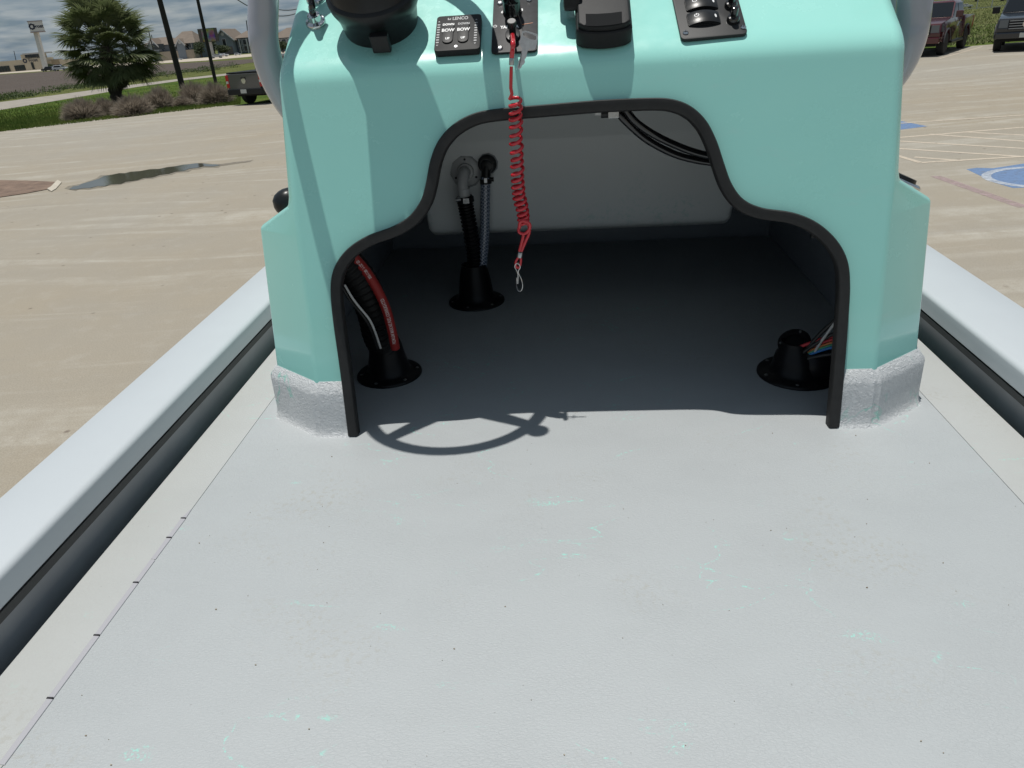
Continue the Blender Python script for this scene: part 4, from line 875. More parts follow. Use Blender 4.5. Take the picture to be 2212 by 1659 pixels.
# ------------------------------------------------------------------ console flanks: tubes, shoulder fittings
def tubething(label, pts, r=.026):
    p = smooth_path(pts, 8); t = Thing('grab_rail', p[-1], label, 'grab rail', 'painted tubes beside the console', BOAT); mb = MB(); mb.tube(p, r, 28); t.part('tube', mb, M_tube, smooth=70)
    return t
YT = 1.56
tubething('thick grey painted tube curving into the left flank of the console', [by(566, -260, YT), by(568, -80, YT), by(569, 0, YT), by(568, 50, YT), by(571, 95, YT), by(584, 145, YT + .01), by(606, 195, YT + .03), by(640, 245, YT + .06), by(690, 290, YT + .08)], .0285)
tubething('thick grey painted tube curving into the right flank of the console', [by(1984, -260, YT), by(1980, -60, YT), by(1976, 0, YT), by(1971, 50, YT), by(1962, 90, YT), by(1946, 130, YT + .01), by(1920, 170, YT + .03), by(1880, 210, YT + .06), by(1840, 240, YT + .08)], .030)
tubething('slim pale post behind the right grey tube', [by(1936, -200, 1.9), by(1937, -10, 1.9), by(1938, 30, 1.9), by(1934, 70, 1.9)], .014)
YS = 1.62
sp = by(612, 437, YS)
lf = Thing('shoulder_light', sp, 'black domed fitting on the left shoulder of the console', 'fitting', frame=BOAT)
mb = MB(); mb.lathe([(.026, -.022), (.030, -.014), (.033, -.006), (.033, .004), (.028, .018), (.018, .026), (.006, .029)], by(622, 436, YS), V((-.45, 0, 1)), 26); lf.part('dome', mb, M_blk, smooth=40)
mb = MB(); mb.lathe([(.034, -.010), (.034, 0.0)], by(624, 446, YS) - V((-.2, 0, 1)) * .005, V((-.45, 0, 1)), 26); lf.part('base_pad', mb, M_fit, smooth=40)
rs = by(1950, 388, YS)
rf = Thing('rod_holder', rs, 'chrome rod holder rim with black insert on the right shoulder of the console', 'rod holder', frame=BOAT)
mb = MB(); mb.lathe([(.034, 0), (.040, .008), (.041, .016), (.036, .020), (.028, .018)], by(1941, 396, YS) - V((0, 0, .01)), V((.45, 0, 1)), 28, caps=False); rf.part('rim', mb, M_chr, smooth=40)
mb = MB(); mb.lathe([(.034, 0), (.030, .016)], by(1941, 393, YS), V((.45, 0, 1)), 28); rf.part('insert', mb, M_blk, smooth=40)

# ================================================================== BACKGROUND
M_trunk = mat('palm_trunk', (0.06, 0.048, 0.038), 0.9, var=0.4, vs_=6, bump=1, bs=12, bd=.05)
M_palm = mat('palm_leaf', (0.075, 0.105, 0.04), 0.4, col2=(0.22, 0.24, 0.12), vs_=1.3)
M_palmd = mat('dry_palm_leaf', (0.07, 0.062, 0.045), 0.7, col2=(0.17, 0.145, 0.105), vs_=1.3)
leafy(M_palm, .35); leafy(M_palmd, .3)
def fan_mesh(name, m, dry=False, seed=0):
    rnd = random.Random(seed); mb = MB(); L = 1.45
    pts = [V((0, 0, 0)), V((L * .5, 0, .06)), V((L, 0, -.02))]
    mb.tube(pts, [.022, .016, .010], 4, caps=False)
    nl = 30
    for i in range(nl):
        a = R(-125 + 250 * i / (nl - 1)) + rnd.uniform(-.05, .05); ln = (.82 - .13 * abs(a)) * rnd.uniform(.8, 1.1) * (.85 if dry else 1)
        d = V((math.cos(a), math.sin(a), .15 - .25 * abs(a) / 2)); s_ = V((-math.sin(a), math.cos(a), 0)); b0 = V((L, 0, -.02)); w = .030
        segs = 4; prev = None
        for k in range(segs + 1):
            t = k / segs; droop = -(.30 if not dry else .8) * (t ** 2.4) * ln; p = b0 + d * (ln * t) + V((0, 0, droop)) ; ww = w * (1 - t) ** .7 * (.35 + 1.3 * min(t * 2, 1)) + .002
            A, Bc, Cc = p + s_ * ww, p + V((0, 0, -.014 * (1 - t))), p - s_ * ww
            if prev: mb.add([prev[0], prev[1], prev[2], A, Bc, Cc], [(0, 1, 4, 3), (1, 2, 5, 4)])
            prev = (A, Bc, Cc)
    me = bpy.data.meshes.new(name); me.from_pydata([tuple(v) for v in mb.v], [], mb.f); me.materials.append(m); return me
def palm():
    b = gnd(256, 224); t = gsc(256, 224)
    top = wat(231, 100, b.y)
    T = Thing('palm_tree', b, 'bushy fan palm with a skirt of dry fronds by the edge of the parking lot', 'palm tree')
    mb = MB(); H = top.z; P = [b + V((0, 0, -.1)), b + V((.02, 0, H * .3)), b + V((0, 0, H * .7)), V((top.x, b.y, H))]
    P = smooth_path(P, 8); mb.tube(P, [.34 + .04 * math.sin(i * 2.1) for i in range(len(P))], 12); T.part('trunk', mb, M_trunk, smooth=60)
    live = [fan_mesh('frond', M_palm, False, s) for s in range(4)]; dead = [fan_mesh('dry_frond', M_palmd, True, s + 9) for s in range(3)]
    rnd = random.Random(5); C_ = P[-1]
    n = 200
    for i in range(n):
        f = (i + .5) / n; azm = i * 2.39996 + rnd.uniform(-.2, .2)
        dry = f > .86; elv = math.asin(max(-1, 1 - 1.95 * f)) + R(rnd.uniform(-9, 9)) if not dry else R(rnd.uniform(-86, -62))
        me = (dead if dry else live)[i % (3 if dry else 4)]
        o = bpy.data.objects.new('dry_frond' if dry else 'frond', me); COL.objects.link(o); o.parent = T.e
        at_ = C_ + V((0, 0, -1.1 * f + .3)) - T.loc; s_ = rnd.uniform(.85, 1.15) * (1.08 if f < .6 else (1.08 - .9 * (f - .6) if not dry else .62))
        o.matrix_local = M.Translation(at_) @ M.Rotation(azm, 4, 'Z') @ M.Rotation(-elv, 4, 'Y') @ M.Rotation(rnd.uniform(-.5, .5), 4, 'X') @ M.Scale(s_ * 1.12, 4)
palm()
# dry ornamental grass clumps
M_clump = mat('dry_grass_clump', (0.20, 0.165, 0.13), 0.85, col2=(0.37, 0.32, 0.26), vs_=2.2)
leafy(M_clump, .4)
def clump(pxx, pyy, rpx, hpx, label, seed):
    b = gnd(pxx, pyy); t = gsc(pxx, pyy); r = rpx * t; h = hpx * t * 1.1; rnd = random.Random(seed); mb = MB(); n = 4200
    for i in range(n):
        a = rnd.uniform(0, 6.283); cz = rnd.uniform(0.02, 1) ** .8; tilt = math.acos(cz) * .95; lump = 1 + .22 * mnoise.noise(V((math.cos(a) * 1.6, math.sin(a) * 1.6, tilt * 2 + seed)))
        ln = (h * math.cos(tilt) ** 2 + r * 1.05 * math.sin(tilt) ** 2) * rnd.uniform(.72, 1.06) * lump
        b0 = b + V((math.cos(a), math.sin(a), 0)) * r * .45 * rnd.random() * math.sin(tilt); d = V((math.cos(a) * math.sin(tilt), math.sin(a) * math.sin(tilt), math.cos(tilt)))
        s_ = V((rnd.gauss(0, 1), rnd.gauss(0, 1), rnd.gauss(0, .5))).normalized() * .0085
        k0 = b0 + d * ln * rnd.uniform(.1, .5); m1 = b0 + d * ln * .75; e_ = b0 + d * ln + V((rnd.uniform(-.05, .05), rnd.uniform(-.05, .05), -ln * .10 * math.sin(tilt)))
        mb.add([k0 - s_, k0 + s_, m1 + s_, m1 - s_, e_], [(0, 1, 2, 3), (3, 2, 4)])
    return solo('dry_grass_clump', mb, M_clump, label, 'grass clump', 'dry ornamental grass clumps along the lot edge', loc=b)
clump(181, 258, 36, 44, 'brown grass clump, leftmost of the row along the lot edge', 1)
clump(233, 250, 22, 36, 'small round brown grass clump between the leftmost and the one under the palm', 2)
clump(290, 249, 38, 44, 'wide brown grass clump in front of the palm trunk', 3)
clump(347, 234, 32, 44, 'brown grass clump right of the palm trunk, left of the thick pole', 4)
clump(398, 230, 20, 20, 'low sparse grass clump just below the thick leaning pole', 5)
clump(424, 224, 30, 46, 'tall brown grass clump right of the thick leaning pole', 6)
clump(468, 224, 32, 46, 'brown grass clump touching the silver pickup', 7)
# tufts of green grass along the verge: uncountable
mb = MB(); rnd = random.Random(11)
for i in range(26000):
    x = rnd.uniform(-120, 520); y0 = 287 - x * .115 if x < 590 else 215; y = y0 - abs(rnd.gauss(0, 1)) * 26 - 1.5
    if y < 150: continue
    # keep the footpath free
    py_top = 221 - x * .128; py_bot = 238 - x * .155
    if py_top - 1.0 < y < py_bot + 1.5: continue
    p = gnd(x, y); h = rnd.uniform(.05, .16) * (1.6 if y < py_top else 1); a = rnd.uniform(0, 3.14); s_ = V((math.cos(a), math.sin(a), 0)) * .02; ln = V((rnd.uniform(-.06, .06), rnd.uniform(-.06, .06), h))
    mb.add([p - s_, p + s_, p + ln], [(0, 1, 2)])
solo('grass_tufts', mb, M_blade, kind='stuff')
mb = MB()
for i in range(16000):
    x = rnd.uniform(1950, 2300); y = rnd.uniform(8, 99); p = gnd(x, y)
    if p.y < 36.2: continue
    h = rnd.uniform(.05, .16); a = rnd.uniform(0, 3.14); s_ = V((math.cos(a), math.sin(a), 0)) * .03; mb.add([p - s_, p + s_, p + V((rnd.uniform(-.1, .1), rnd.uniform(-.1, .1), h))], [(0, 1, 2)])
solo('meadow_grass', mb, mat('meadow_blade', (0.09, 0.12, 0.03), .8, col2=(.22, .22, .09), vs_=.3), kind='stuff')
# weeds at the near edge of the field
M_weed = mat('weed_leaf', (0.03, 0.06, 0.015), 0.7, col2=(0.09, 0.12, 0.035), vs_=1.2)
leafy(M_weed)
def leafball(mb, c, rx, ry, rz_, n, s, rnd):
    for i in range(n):
        d = V((rnd.gauss(0, 1), rnd.gauss(0, 1), rnd.gauss(0, 1))).normalized() * (rnd.random() ** .45)
        k = 1 + .35 * mnoise.noise(d * 2.3 + c * .3); p = c + V((d.x * rx * k, d.y * ry * k, d.z * rz_ * k)); u = V((rnd.gauss(0, 1), rnd.gauss(0, 1), rnd.gauss(0, 1))).normalized(); w = u.orthogonal().normalized(); q = s * rnd.uniform(.6, 1.4)
        mb.add([p - u * q, p + w * q * .5, p + u * q, p - w * q * .5], [(0, 1, 2, 3)])
mb = MB(); rnd = random.Random(3)
for i in range(90):
    x = rnd.uniform(-20, 520); y = 212 - x * .139 + rnd.uniform(-3, 6); p = gnd(x, y); big = 1.6 if (80 < x < 115 or 470 < x < 520) else 1
    leafball(mb, p + V((0, 0, .12)), .7 * big, .5, .28 * big, 90, .07, rnd)
solo('field_weeds', mb, M_weed, kind='stuff')

# utility poles
M_pole = mat('dark_utility_pole', (0.022, 0.018, 0.016), 0.85, var=0.3, vs_=4, bump=.5, bs=20, bd=.01)
def pole(bpx, toppx, wpx, label, name='utility_pole', arms=()):
    b = gnd(*bpx); t = gsc(*bpx); top = wat(toppx[0], toppx[1], b.y); H = top.z; T = Thing(name, b, label, 'utility pole', 'utility poles'); r = wpx * t / 2
    mb = MB(); mb.tube([b - V((0, 0, .2)), V((b.x + (top.x - b.x) * .5, b.y, H * .5)), V((top.x, b.y, H))], [r * 1.08, r, r * .85], 14); T.part('pole_shaft', mb, M_pole, smooth=60)
    for fz, w_ in arms:
        c = V((b.x + (top.x - b.x) * fz, b.y - r - .03, H * fz)); mb = MB(); mb.box(c, (w_, .1, .12)); T.part('crossarm', mb, M_pole)
        for s_ in (-.42, 0.1, .42): mb = MB(); mb.lathe([(.05, 0), (.07, .08), (.04, .16)], c + V((s_ * w_, 0, .06)), (0, 0, 1), 8); T.part('insulator', mb, M_blk)
    return b, H
pole((395, 191), (329, -60), 11.5, 'thick dark leaning pole standing just behind the grass clumps', arms=((.97, 2.4),))
pole((466, 179), (414, -60), 7, 'thinner dark pole left of the silver pickup', arms=((.97, 2.0),))
pole((338, 138), (320, 62), 2.2, 'distant wooden pole with a crossarm left of the grey apartments', arms=((.93, 2.6),))
pole((336, 126), (327, 75), 1.6, 'faint distant pole just behind the crossarm pole', arms=())
pole((37, 141), (30, 110), 1.3, 'thin distant pole left of the bank tower', arms=())
pole((41, 138), (36, 113), 1.1, 'thinnest distant pole beside another one left of the bank tower', arms=())
pole((540, 112), (532, 44), 2.0, 'distant pole partly hidden by the left grey tube', arms=())
mb = MB()
for (pa, pb_, lab) in (((470, -16), (660, 36), 'lower power line crossing behind the left grey tube'), ((480, -30), (670, 24), 'upper power line crossing behind the left grey tube')):
    a, b_ = wat(*pa, 60), wat(*pb_, 75); pts_ = [a.lerp(b_, k / 16) - V((0, 0, 1.2 * (1 - (2 * k / 16 - 1) ** 2) - .6)) for k in range(17)]
    mb = MB(); mb.tube(pts_, .035, 6); solo('power_line', mb, mat('wire_' + lab[:5].strip(), (.06, .06, .065), .6), lab, 'power line', 'power lines')

# bank sign and building
M_stone = mat('pale_limestone', (0.50, 0.44, 0.34), 0.85, var=0.06, vs_=1.0)
M_stone2 = mat('tan_wall', (0.30, 0.25, 0.18), 0.85, var=0.06)
M_glass = mat('dark_window', (0.02, 0.025, 0.03), 0.08, spec=0.8)
M_wh = mat('white_painted', (0.66, 0.65, 0.63), 0.6, var=.04)
M_grs = mat('grey_steel_paint', (0.42, 0.42, 0.42), .6)
M_navy = mat('dark_blue_print', (0.02, 0.025, 0.05), .5)
def frost():
    b = gnd(100, 152.5); t = gsc(100, 152.5); t *= 1
    Y = b.y; at = lambda x, y, dy=0: wat(x, y, Y + dy)
    T = Thing('pylon_sign', b, 'tall white pylon sign reading Frost beside the bank', 'sign')
    mb = MB(); top = at(77, 66); w = 8.0 * t / 2
    mb.hexa([V((b.x + s_ * w, Y + q * w, 0)) for s_, q in ((-1, -1), (1, -1), (1, 1), (-1, 1))] + [V((top.x + s_ * w, Y + q * w, top.z)) for s_, q in ((-1, -1), (1, -1), (1, 1), (-1, 1))]); T.part('sign_column', mb, M_wh)
    c = at(78.5, 57.5); W_ = 26.5 * t; H_ = 20.5 * t / 1.05; D_ = 3.5; rz_ = M.Rotation(R(26), 3, 'Z')
    mb = MB(); mb.box(c, (W_, D_, H_), rz_); T.part('sign_box', mb, M_wh)
    for s_ in (1, -1): mb = MB(); mb.box(c + V((0, 0, s_ * H_ * .52)), (W_ * 1.05, D_ * 1.06, .22), rz_); T.part('sign_trim', mb, mat('mauve_trim', (.30, .25, .26), .6))
    fr = lambda u, v, d: c + rz_ @ V((u, -D_ / 2 - .03 - d, v))
    T.part('lettering', text_mb('Frost', H_ * .46, fr, 0, W_ * .14, 0, bold=.05), M_navy)
    mb = MB(); n = 32; P = []
    for i in range(n):
        a = 6.283 * i / n; ro = H_ * .30 * (1 + .10 * math.cos(8 * a)); P.append(fr(-W_ * .29 + ro * math.cos(a), ro * math.sin(a), .0))
    for i in range(n):
        a = 6.283 * i / n; P.append(fr(-W_ * .29 + H_ * .15 * math.cos(a), H_ * .15 * math.sin(a), .0))
    mb.add(P, [(i, (i + 1) % n, n + (i + 1) % n, n + i) for i in range(n)]); T.part('emblem', mb, M_navy)
    # building
    b2 = gnd(72, 151.5); Y2 = b2.y; t2 = gsc(72, 151.5)
    Bk = Thing('bank_building', b2, 'low pale stone bank with a windowed tower and dark shop windows', 'building')
    def blk(x0, x1, ytop, ybot=152, dy=0., dep=10, m=M_stone, nm='wall_block'):
        a, c_ = wat(x0, ybot, Y2 + dy), wat(x1, ybot, Y2 + dy); tp = wat((x0 + x1) / 2, ytop, Y2 + dy).z
        m_ = MB(); m_.box(((a.x + c_.x) / 2, Y2 + dy + dep / 2, tp / 2), (c_.x - a.x, dep, tp)); return Bk.part(nm, m_, m), a.x, c_.x, tp
    tw_, x0, x1, tp = blk(58, 91, 126, 153, 0, 11)
    blk(-60, 59, 133, 154, 2, 14)
    blk(98, 160, 129, 149, 6, 14); blk(116, 132, 127.5, 149, 5.7, 3, M_stone2, 'dark_wall_panel')
    up, ux0, ux1, utp = blk(55, 88, 116, 153, 3, 8, M_stone, 'upper_storey')
    # windows
    def win(x0, x1, ya, yb, dy, nm='window', parent=None, nsp=1):
        A, C_ = wat(x0, ya, Y2 + dy), wat(x1, yb, Y2 + dy)
        for k in range(nsp):
            xa = A.x + (C_.x - A.x) * k / nsp; xb = A.x + (C_.x - A.x) * (k + 1) / nsp; m_ = MB(); m_.box(((xa + xb) / 2, Y2 + dy - .05, (A.z + C_.z) / 2), ((xb - xa) * .9, .12, abs(A.z - C_.z))); Bk.part(nm, m_, M_glass)
    win(53, 85, 118.5, 122.5, 2.9, nsp=6); win(66, 76, 135, 149, -.1, nsp=2); win(30, 57, 142, 152, 1.9, nsp=5); win(-30, 24, 146, 154, 1.9, nsp=8); win(104, 109, 138, 145, 5.9)
    m_ = MB(); a = wat(70, 115.5, Y2 + 2.5); m_.box((a.x, Y2 + 6, a.z), ((ux1 - ux0) * 1.12, 10, .5)); Bk.part('roof_slab', m_, M_grs)
    a = wat(66, 130.5, Y2 - .2); f2 = lambda u, v, d: V((a.x + u, Y2 - .12, a.z + v))
    Bk.part('lettering', text_mb('Frost', 1.7, f2, 0, .9, 0, bold=.02), M_navy)
    mb = MB(); n = 20; mb.add([f2(-2.3 + r_ * math.cos(6.283 * i / n), r_ * math.sin(6.283 * i / n), 0) for r_ in (.85, .4) for i in range(n)], [(i, (i + 1) % n, n + (i + 1) % n, n + i) for i in range(n)]); Bk.part('emblem', mb, M_navy)
frost()

# apartments
M_roof = mat('brown_shingle', (0.155, 0.125, 0.10), 0.9, var=.12, vs_=.8)
M_bluew = mat('grey_blue_siding', (0.20, 0.235, 0.28), 0.8, var=.05)
M_bluew2 = mat('darker_blue_siding', (0.10, 0.13, 0.165), 0.8, var=.05)
M_beig = mat('beige_base', (0.36, 0.31, 0.25), .85, var=.08)
M_trimw = mat('white_trim', (0.5, 0.52, 0.54), .6)
def gable(T, x0, x1, y0, y1, z0, ze, zr, axis, mw, mr, over=.5, vent=True):
    """box with a gable roof; ridge along axis"""
    mb = MB(); mb.box(((x0 + x1) / 2, (y0 + y1) / 2, (z0 + ze) / 2), (x1 - x0, y1 - y0, ze - z0)); w = T.part('wall_block', mb, mw)
    mb = MB(); th_ = .35
    if axis == 'y':
        xm = (x0 + x1) / 2; mb.add([(x0, y0, ze), (x1, y0, ze), (xm, y0, zr), (x0, y1, ze), (x1, y1, ze), (xm, y1, zr)], [(0, 1, 2), (5, 4, 3)]); T.part('gable_wall', mb, mw)
        for sx_ in (x0, x1):
            d = -1 if sx_ == x0 else 1; k = (zr - ze) / (xm - x0); xe = sx_ + d * over; zee = ze - over * k
            mb = MB(); mb.hexa([V((xe, y0 - over, zee)), V((xm, y0 - over, zr)), V((xm, y1, zr)), V((xe, y1, zee)), V((xe, y0 - over, zee + th_)), V((xm, y0 - over, zr + th_)), V((xm, y1, zr + th_)), V((xe, y1, zee + th_))]); T.part('roof_slope', mb, mr)
            mb = MB(); mb.hexa([V((xe, y0 - over - .12, zee - .1)), V((xm, y0 - over - .12, zr - .1)), V((xm, y0 - over - .02, zr - .1)), V((xe, y0 - over - .02, zee - .1)), V((xe, y0 - over - .12, zee + th_)), V((xm, y0 - over - .12, zr + th_)), V((xm, y0 - over - .02, zr + th_)), V((xe, y0 - over - .02, zee + th_))]); T.part('barge_board', mb, M_trimw)
        if vent: mb = MB(); mb.lathe([(.55, 0), (.55, .1)], (xm, y0 - .02, ze + (zr - ze) * .55), (0, -1, 0), 16); T.part('gable_vent', mb, M_trimw)
    else:   # hip roof
        ym = (y0 + y1) / 2; hx = min((x1 - x0) * .28, 5); o_ = over
        mb = MB(); mb.add([(x0 - o_, y0 - o_, ze - .2), (x1 + o_, y0 - o_, ze - .2), (x1 + o_, y1 + o_, ze - .2), (x0 - o_, y1 + o_, ze - .2), (x0 + hx, ym, zr), (x1 - hx, ym, zr)], [(0, 1, 5, 4), (1, 2, 5), (2, 3, 4, 5), (3, 0, 4), (3, 2, 1, 0)]); T.part('roof', mb, mr)
def winrow(T, x0, x1, y, z, n, w=1.0, h=1.5):
    for k in range(n):
        x = x0 + (x1 - x0) * (k + .5) / n; mb = MB(); mb.box((x, y - .06, z), (w + .3, .1, h + .3)); f = T.part('window', mb, M_trimw); mb = MB(); mb.box((x, y - .13, z), (w, .06, h)); T.part('pane', mb, M_glass, parent=f)
def apartments():
    def L(xp, yp, Y): p = wat(xp, yp, Y); return p.x, p.z
    Y = gnd(420, 126).y
    T = Thing('apartment_building', (L(430, 126, Y)[0], Y, 0), 'long grey blue apartment block with brown hip roof, behind the two dark poles', 'building', 'apartment blocks beyond the field')
    xa, _ = L(377, 126, Y); xb, _ = L(426, 126, Y); _, zr = L(395, 67, Y); _, ze = L(400, 92, Y); _, zg = L(400, 105, Y)
    gable(T, xa, xb, Y, Y + 14, 0, ze, zr, 'x', M_bluew2, M_roof, .8)
    x0, _ = L(310, 130, Y); x1, _ = L(378, 128, Y); _, ze2 = L(345, 96, Y); _, zr2 = L(345, 80, Y)
    gable(T, x0, x1, Y + 2, Y + 14, 0, ze2, zr2, 'x', M_bluew, M_roof, .8)
    for (pa, pb_, pr, pe) in ((329, 352, 84, 99), (392, 409, 85, 96)):
        g0, _ = L(pa, 128, Y); g1, _ = L(pb_, 128, Y); gr_ = L((pa + pb_) / 2, pr, Y)[1]; ge = L((pa + pb_) / 2, pe, Y)[1]; gable(T, g0, g1, Y - 1.5, Y + 5, 0, ge, gr_, 'y', M_bluew, M_roof, .4)
    mb = MB(); mb.box(((x0 + xb) / 2, Y - .3 + 1, zg / 2 - .2), (xb - x0, 4.2, zg - .4)); T.part('ground_storey', mb, M_beig)
    winrow(T, x0 + 1, xb - 1, Y - 1.12, zg * .45, 9, 1.2, 1.7); winrow(T, xa + 1, xb - 1, Y, (zg + ze) / 2, 5, 1.2, 1.5)
    g0, z_ = L(343, 101, Y - 1.5); mb = MB(); mb.box((g0, Y - 1.62, z_), (3.6, .1, 1.6)); T.part('balcony_opening', mb, M_glass)
    Y = gnd(490, 119).y
    T = Thing('apartment_building', (L(495, 119, Y)[0], Y, 0), 'grey blue apartment block with a tall gable end facing the field, next to the billboard', 'building', 'apartment blocks beyond the field')
    x0, _ = L(472, 120, Y); x1, _ = L(509, 117, Y); ze = L(490, 84, Y)[1]; zr = L(491, 63.5, Y)[1]; gable(T, x0, x1, Y, Y + 16, 0, ze, zr, 'y', M_bluew, M_roof, .9)
    xc, _ = L(565, 112, Y); zr2 = L(525, 66, Y)[1]; ze2 = L(525, 80, Y)[1]; gable(T, x1, xc, Y + 3, Y + 17, 0, ze2, zr2, 'x', M_bluew2, M_roof, .6)
    zg = L(490, 101, Y)[1]; mb = MB(); mb.box(((x0 + x1) / 2, Y - .05, zg / 2), ((x1 - x0) * .8, .3, zg)); T.part('garage_front', mb, mat('mauve_brick', (.17, .14, .145), .85))
    winrow(T, x0 + 2, x1 - 2, Y, (zg + ze) * .52, 1, 1.1, 2.2); winrow(T, x1 + .5, xc, Y + 3, ze2 * .7, 5, 1.1, 1.6); winrow(T, x1 + .5, xc, Y + 3, ze2 * .3, 5, 1.1, 1.6)
    for k in range(4): mb = MB(); x = x1 + 1.5 + k * 2.6; mb.box((x, Y + 2.2, ze2 * .45), (.35, .35, ze2 * .9)); T.part('porch_post', mb, M_trimw)
    Y = gnd(610, 112).y
    T = Thing('apartment_building', (L(610, 112, Y)[0], Y, 0), 'brown roofed block seen in the gap between left tube and console', 'building', 'apartment blocks beyond the field')
    x0, _ = L(592, 112, Y); x1, _ = L(680, 108, Y); gable(T, x0, x1, Y, Y + 14, 0, L(610, 80, Y)[1], L(610, 60, Y)[1], 'x', M_bluew2, M_roof, .8)
    winrow(T, x0 + 1, x1 - 1, Y, L(610, 92, Y)[1], 6, 1.2, 1.7)
    # billboard
    Y = gnd(447, 124).y - 6
    c = wat(450, 76, Y); t = gsc(447, 124)
    T = Thing('billboard', (c.x, Y, 0), 'dark billboard with a blurred colourful picture above the trees', 'billboard')
    W_, H_ = 38 * t, 27 * t / 1.05; rz_ = M.Rotation(R(-12), 3, 'Z')
    mb = MB(); mb.box(c, (W_, 1.6, H_), rz_); T.part('sign_box', mb, mat('billboard_frame', (.045, .045, .04), .7))
    mp_ = mat('billboard_print', (.1, .05, .06), .5); g = G(mp_); n_ = g.n('ShaderNodeTexNoise'); n_.inputs['Scale'].default_value = .45; n_.inputs['Detail'].default_value = 5; g.l(g.tc.outputs['Object'], n_.inputs['Vector'])
    hs = g.n('ShaderNodeHueSaturation'); hs.inputs['Saturation'].default_value = 2.2; hs.inputs['Value'].default_value = .28; g.l(n_.outputs['Color'], hs.inputs['Color']); g.l(hs.outputs[0], g.b.inputs['Base Color'])
    mb = MB(); mb.box(c + rz_ @ V((W_ * .1, -.9, 0)), (W_ * .76, .1, H_ * .93), rz_); T.part('picture_panel', mb, mp_)
    mb = MB(); mb.lathe([(.45, 0), (.45, c.z)], (c.x, Y + .3, 0), (0, 0, 1), 12); T.part('support_post', mb, M_grs)
apartments()

# distant trees
M_leaf = mat('dark_leaf', (0.022, 0.040, 0.014), 0.75, col2=(0.065, 0.085, 0.032), vs_=.35)
M_bark = mat('bark', (0.08, 0.065, 0.05), .9, var=.2)
leafy(M_leaf, .3)
def tree(pxx, pyy, wpx, hpx, label, seed, m=M_leaf, n=1400, dist=None):
    b = gnd(pxx, pyy); t = gsc(pxx, pyy); rnd = random.Random(seed); T = Thing('tree', b, label, 'tree', 'trees in the distance'); w = wpx * t; h = hpx * t / 1.05
    mb = MB(); mb.tube([b, b + V((0, 0, h * .3)), b + V((.2, 0, h * .6))], [w * .04 + .08, w * .03 + .06, .05], 7); T.part('trunk', mb, M_bark)
    mb = MB()
    for k in range(7):
        a = rnd.uniform(0, 6.28); rr = w * .24 * rnd.random() ** .5; c = b + V((rr * math.cos(a) * 1.2, rr * math.sin(a), h * rnd.uniform(.38, .75))); leafball(mb, c, w * .30, w * .28, h * .24, n // 7, max(.16, w * .045), rnd)
    T.part('crown', mb, m)
for i, (x, y, w, h, lab) in enumerate([(312, 134, 44, 34, 'round dark tree at the left end of the apartments, behind the palm'), (344, 131, 26, 30, 'dark tree right behind the crossarm pole'), (366, 129.5, 24, 20, 'small tree in front of the apartments left of the thick pole'), (399, 127.5, 48, 30, 'wide dark tree in front of the apartments between the two poles'), (437, 125, 32, 36, 'dark tree under the billboard, left of the thin pole'), (466, 122, 20, 38, 'tall tree between billboard and gable end'), (484, 121, 36, 24, 'low spreading tree in front of the gable end'), (612, 114, 34, 26, 'dark tree seen between left tube and console'), (112, 148.5, 20, 11, 'low shrubby tree right of the bank'), (116, 137, 8, 14, 'small far tree peeping over the bank roof')]):
    tree(x, y, w, h, lab, 20 + i)
for i, (x, y) in enumerate([(2055, 5), (2110, 3), (2165, 2), (2225, -2), (2010, 8), (2280, -4)]):
    tree(x, y + 0, 74, 46, ['hedge tree above the red pickup behind the mesh fence', 'hedge tree behind the white car', 'hedge tree between white car and dark pickup', 'hedge tree above the dark pickup at the top right corner', 'hedge tree behind the right grey tube', 'hedge tree beyond the right edge of the picture'][i], 50 + i, n=1100)

# ------------------------------------------------------------------ vehicles
M_tyre = mat('tyre', (0.018, 0.018, 0.018), 0.85); M_rim = mat('wheel_rim', (.35, .35, .36), .35, metal=.8)
M_cgl = mat('car_glass', (0.008, 0.010, 0.013), 0.04, spec=0.35)
M_head = mat('clear_headlight', (.085, .09, .09), .12, spec=.6)
M_tail = mat('tail_lamp', (0.42, 0.012, 0.012), .2, coat=.5); M_lamp = mat('head_lamp', (.55, .56, .55), .15, coat=.6); M_pl = mat('licence_plate', (.5, .52, .5), .5)
M_undr = mat('underbody', (.01, .01, .01), .9)
def wheel(T, x, y, r, w, mr=M_rim):
    s_ = 1 if y > 0 else -1
    mb = MB(); mb.lathe([(r * .62, -w / 2), (r * .92, -w / 2), (r, -w / 2 + .04), (r, w / 2 - .04), (r * .92, w / 2), (r * .62, w / 2)], (x, y, r), (0, s_, 0), 26); ty = T.part('wheel', mb, M_tyre, smooth=35, localv=True)
    mb = MB(); mb.lathe([(r * .62, w * .20), (r * .60, w * .46), (r * .55, w * .46), (r * .5, w * .3), (r * .2, w * .34), (r * .14, w * .5), (.02, w * .5)], (x, y, r), (0, s_, 0), 22); T.part('rim', mb, mr, parent=ty, smooth=35, localv=True)
    for k in range(6):
        a = R(60 * k + 12); d = V((math.cos(a), 0, math.sin(a))); mb = MB(); mb.box(V((x, y + s_ * w * .44, r)) + d * r * .36, (r * .42, .03, .07), M.Rotation(-a, 3, 'Y')); T.part('spoke', mb, mr, parent=ty, localv=True)
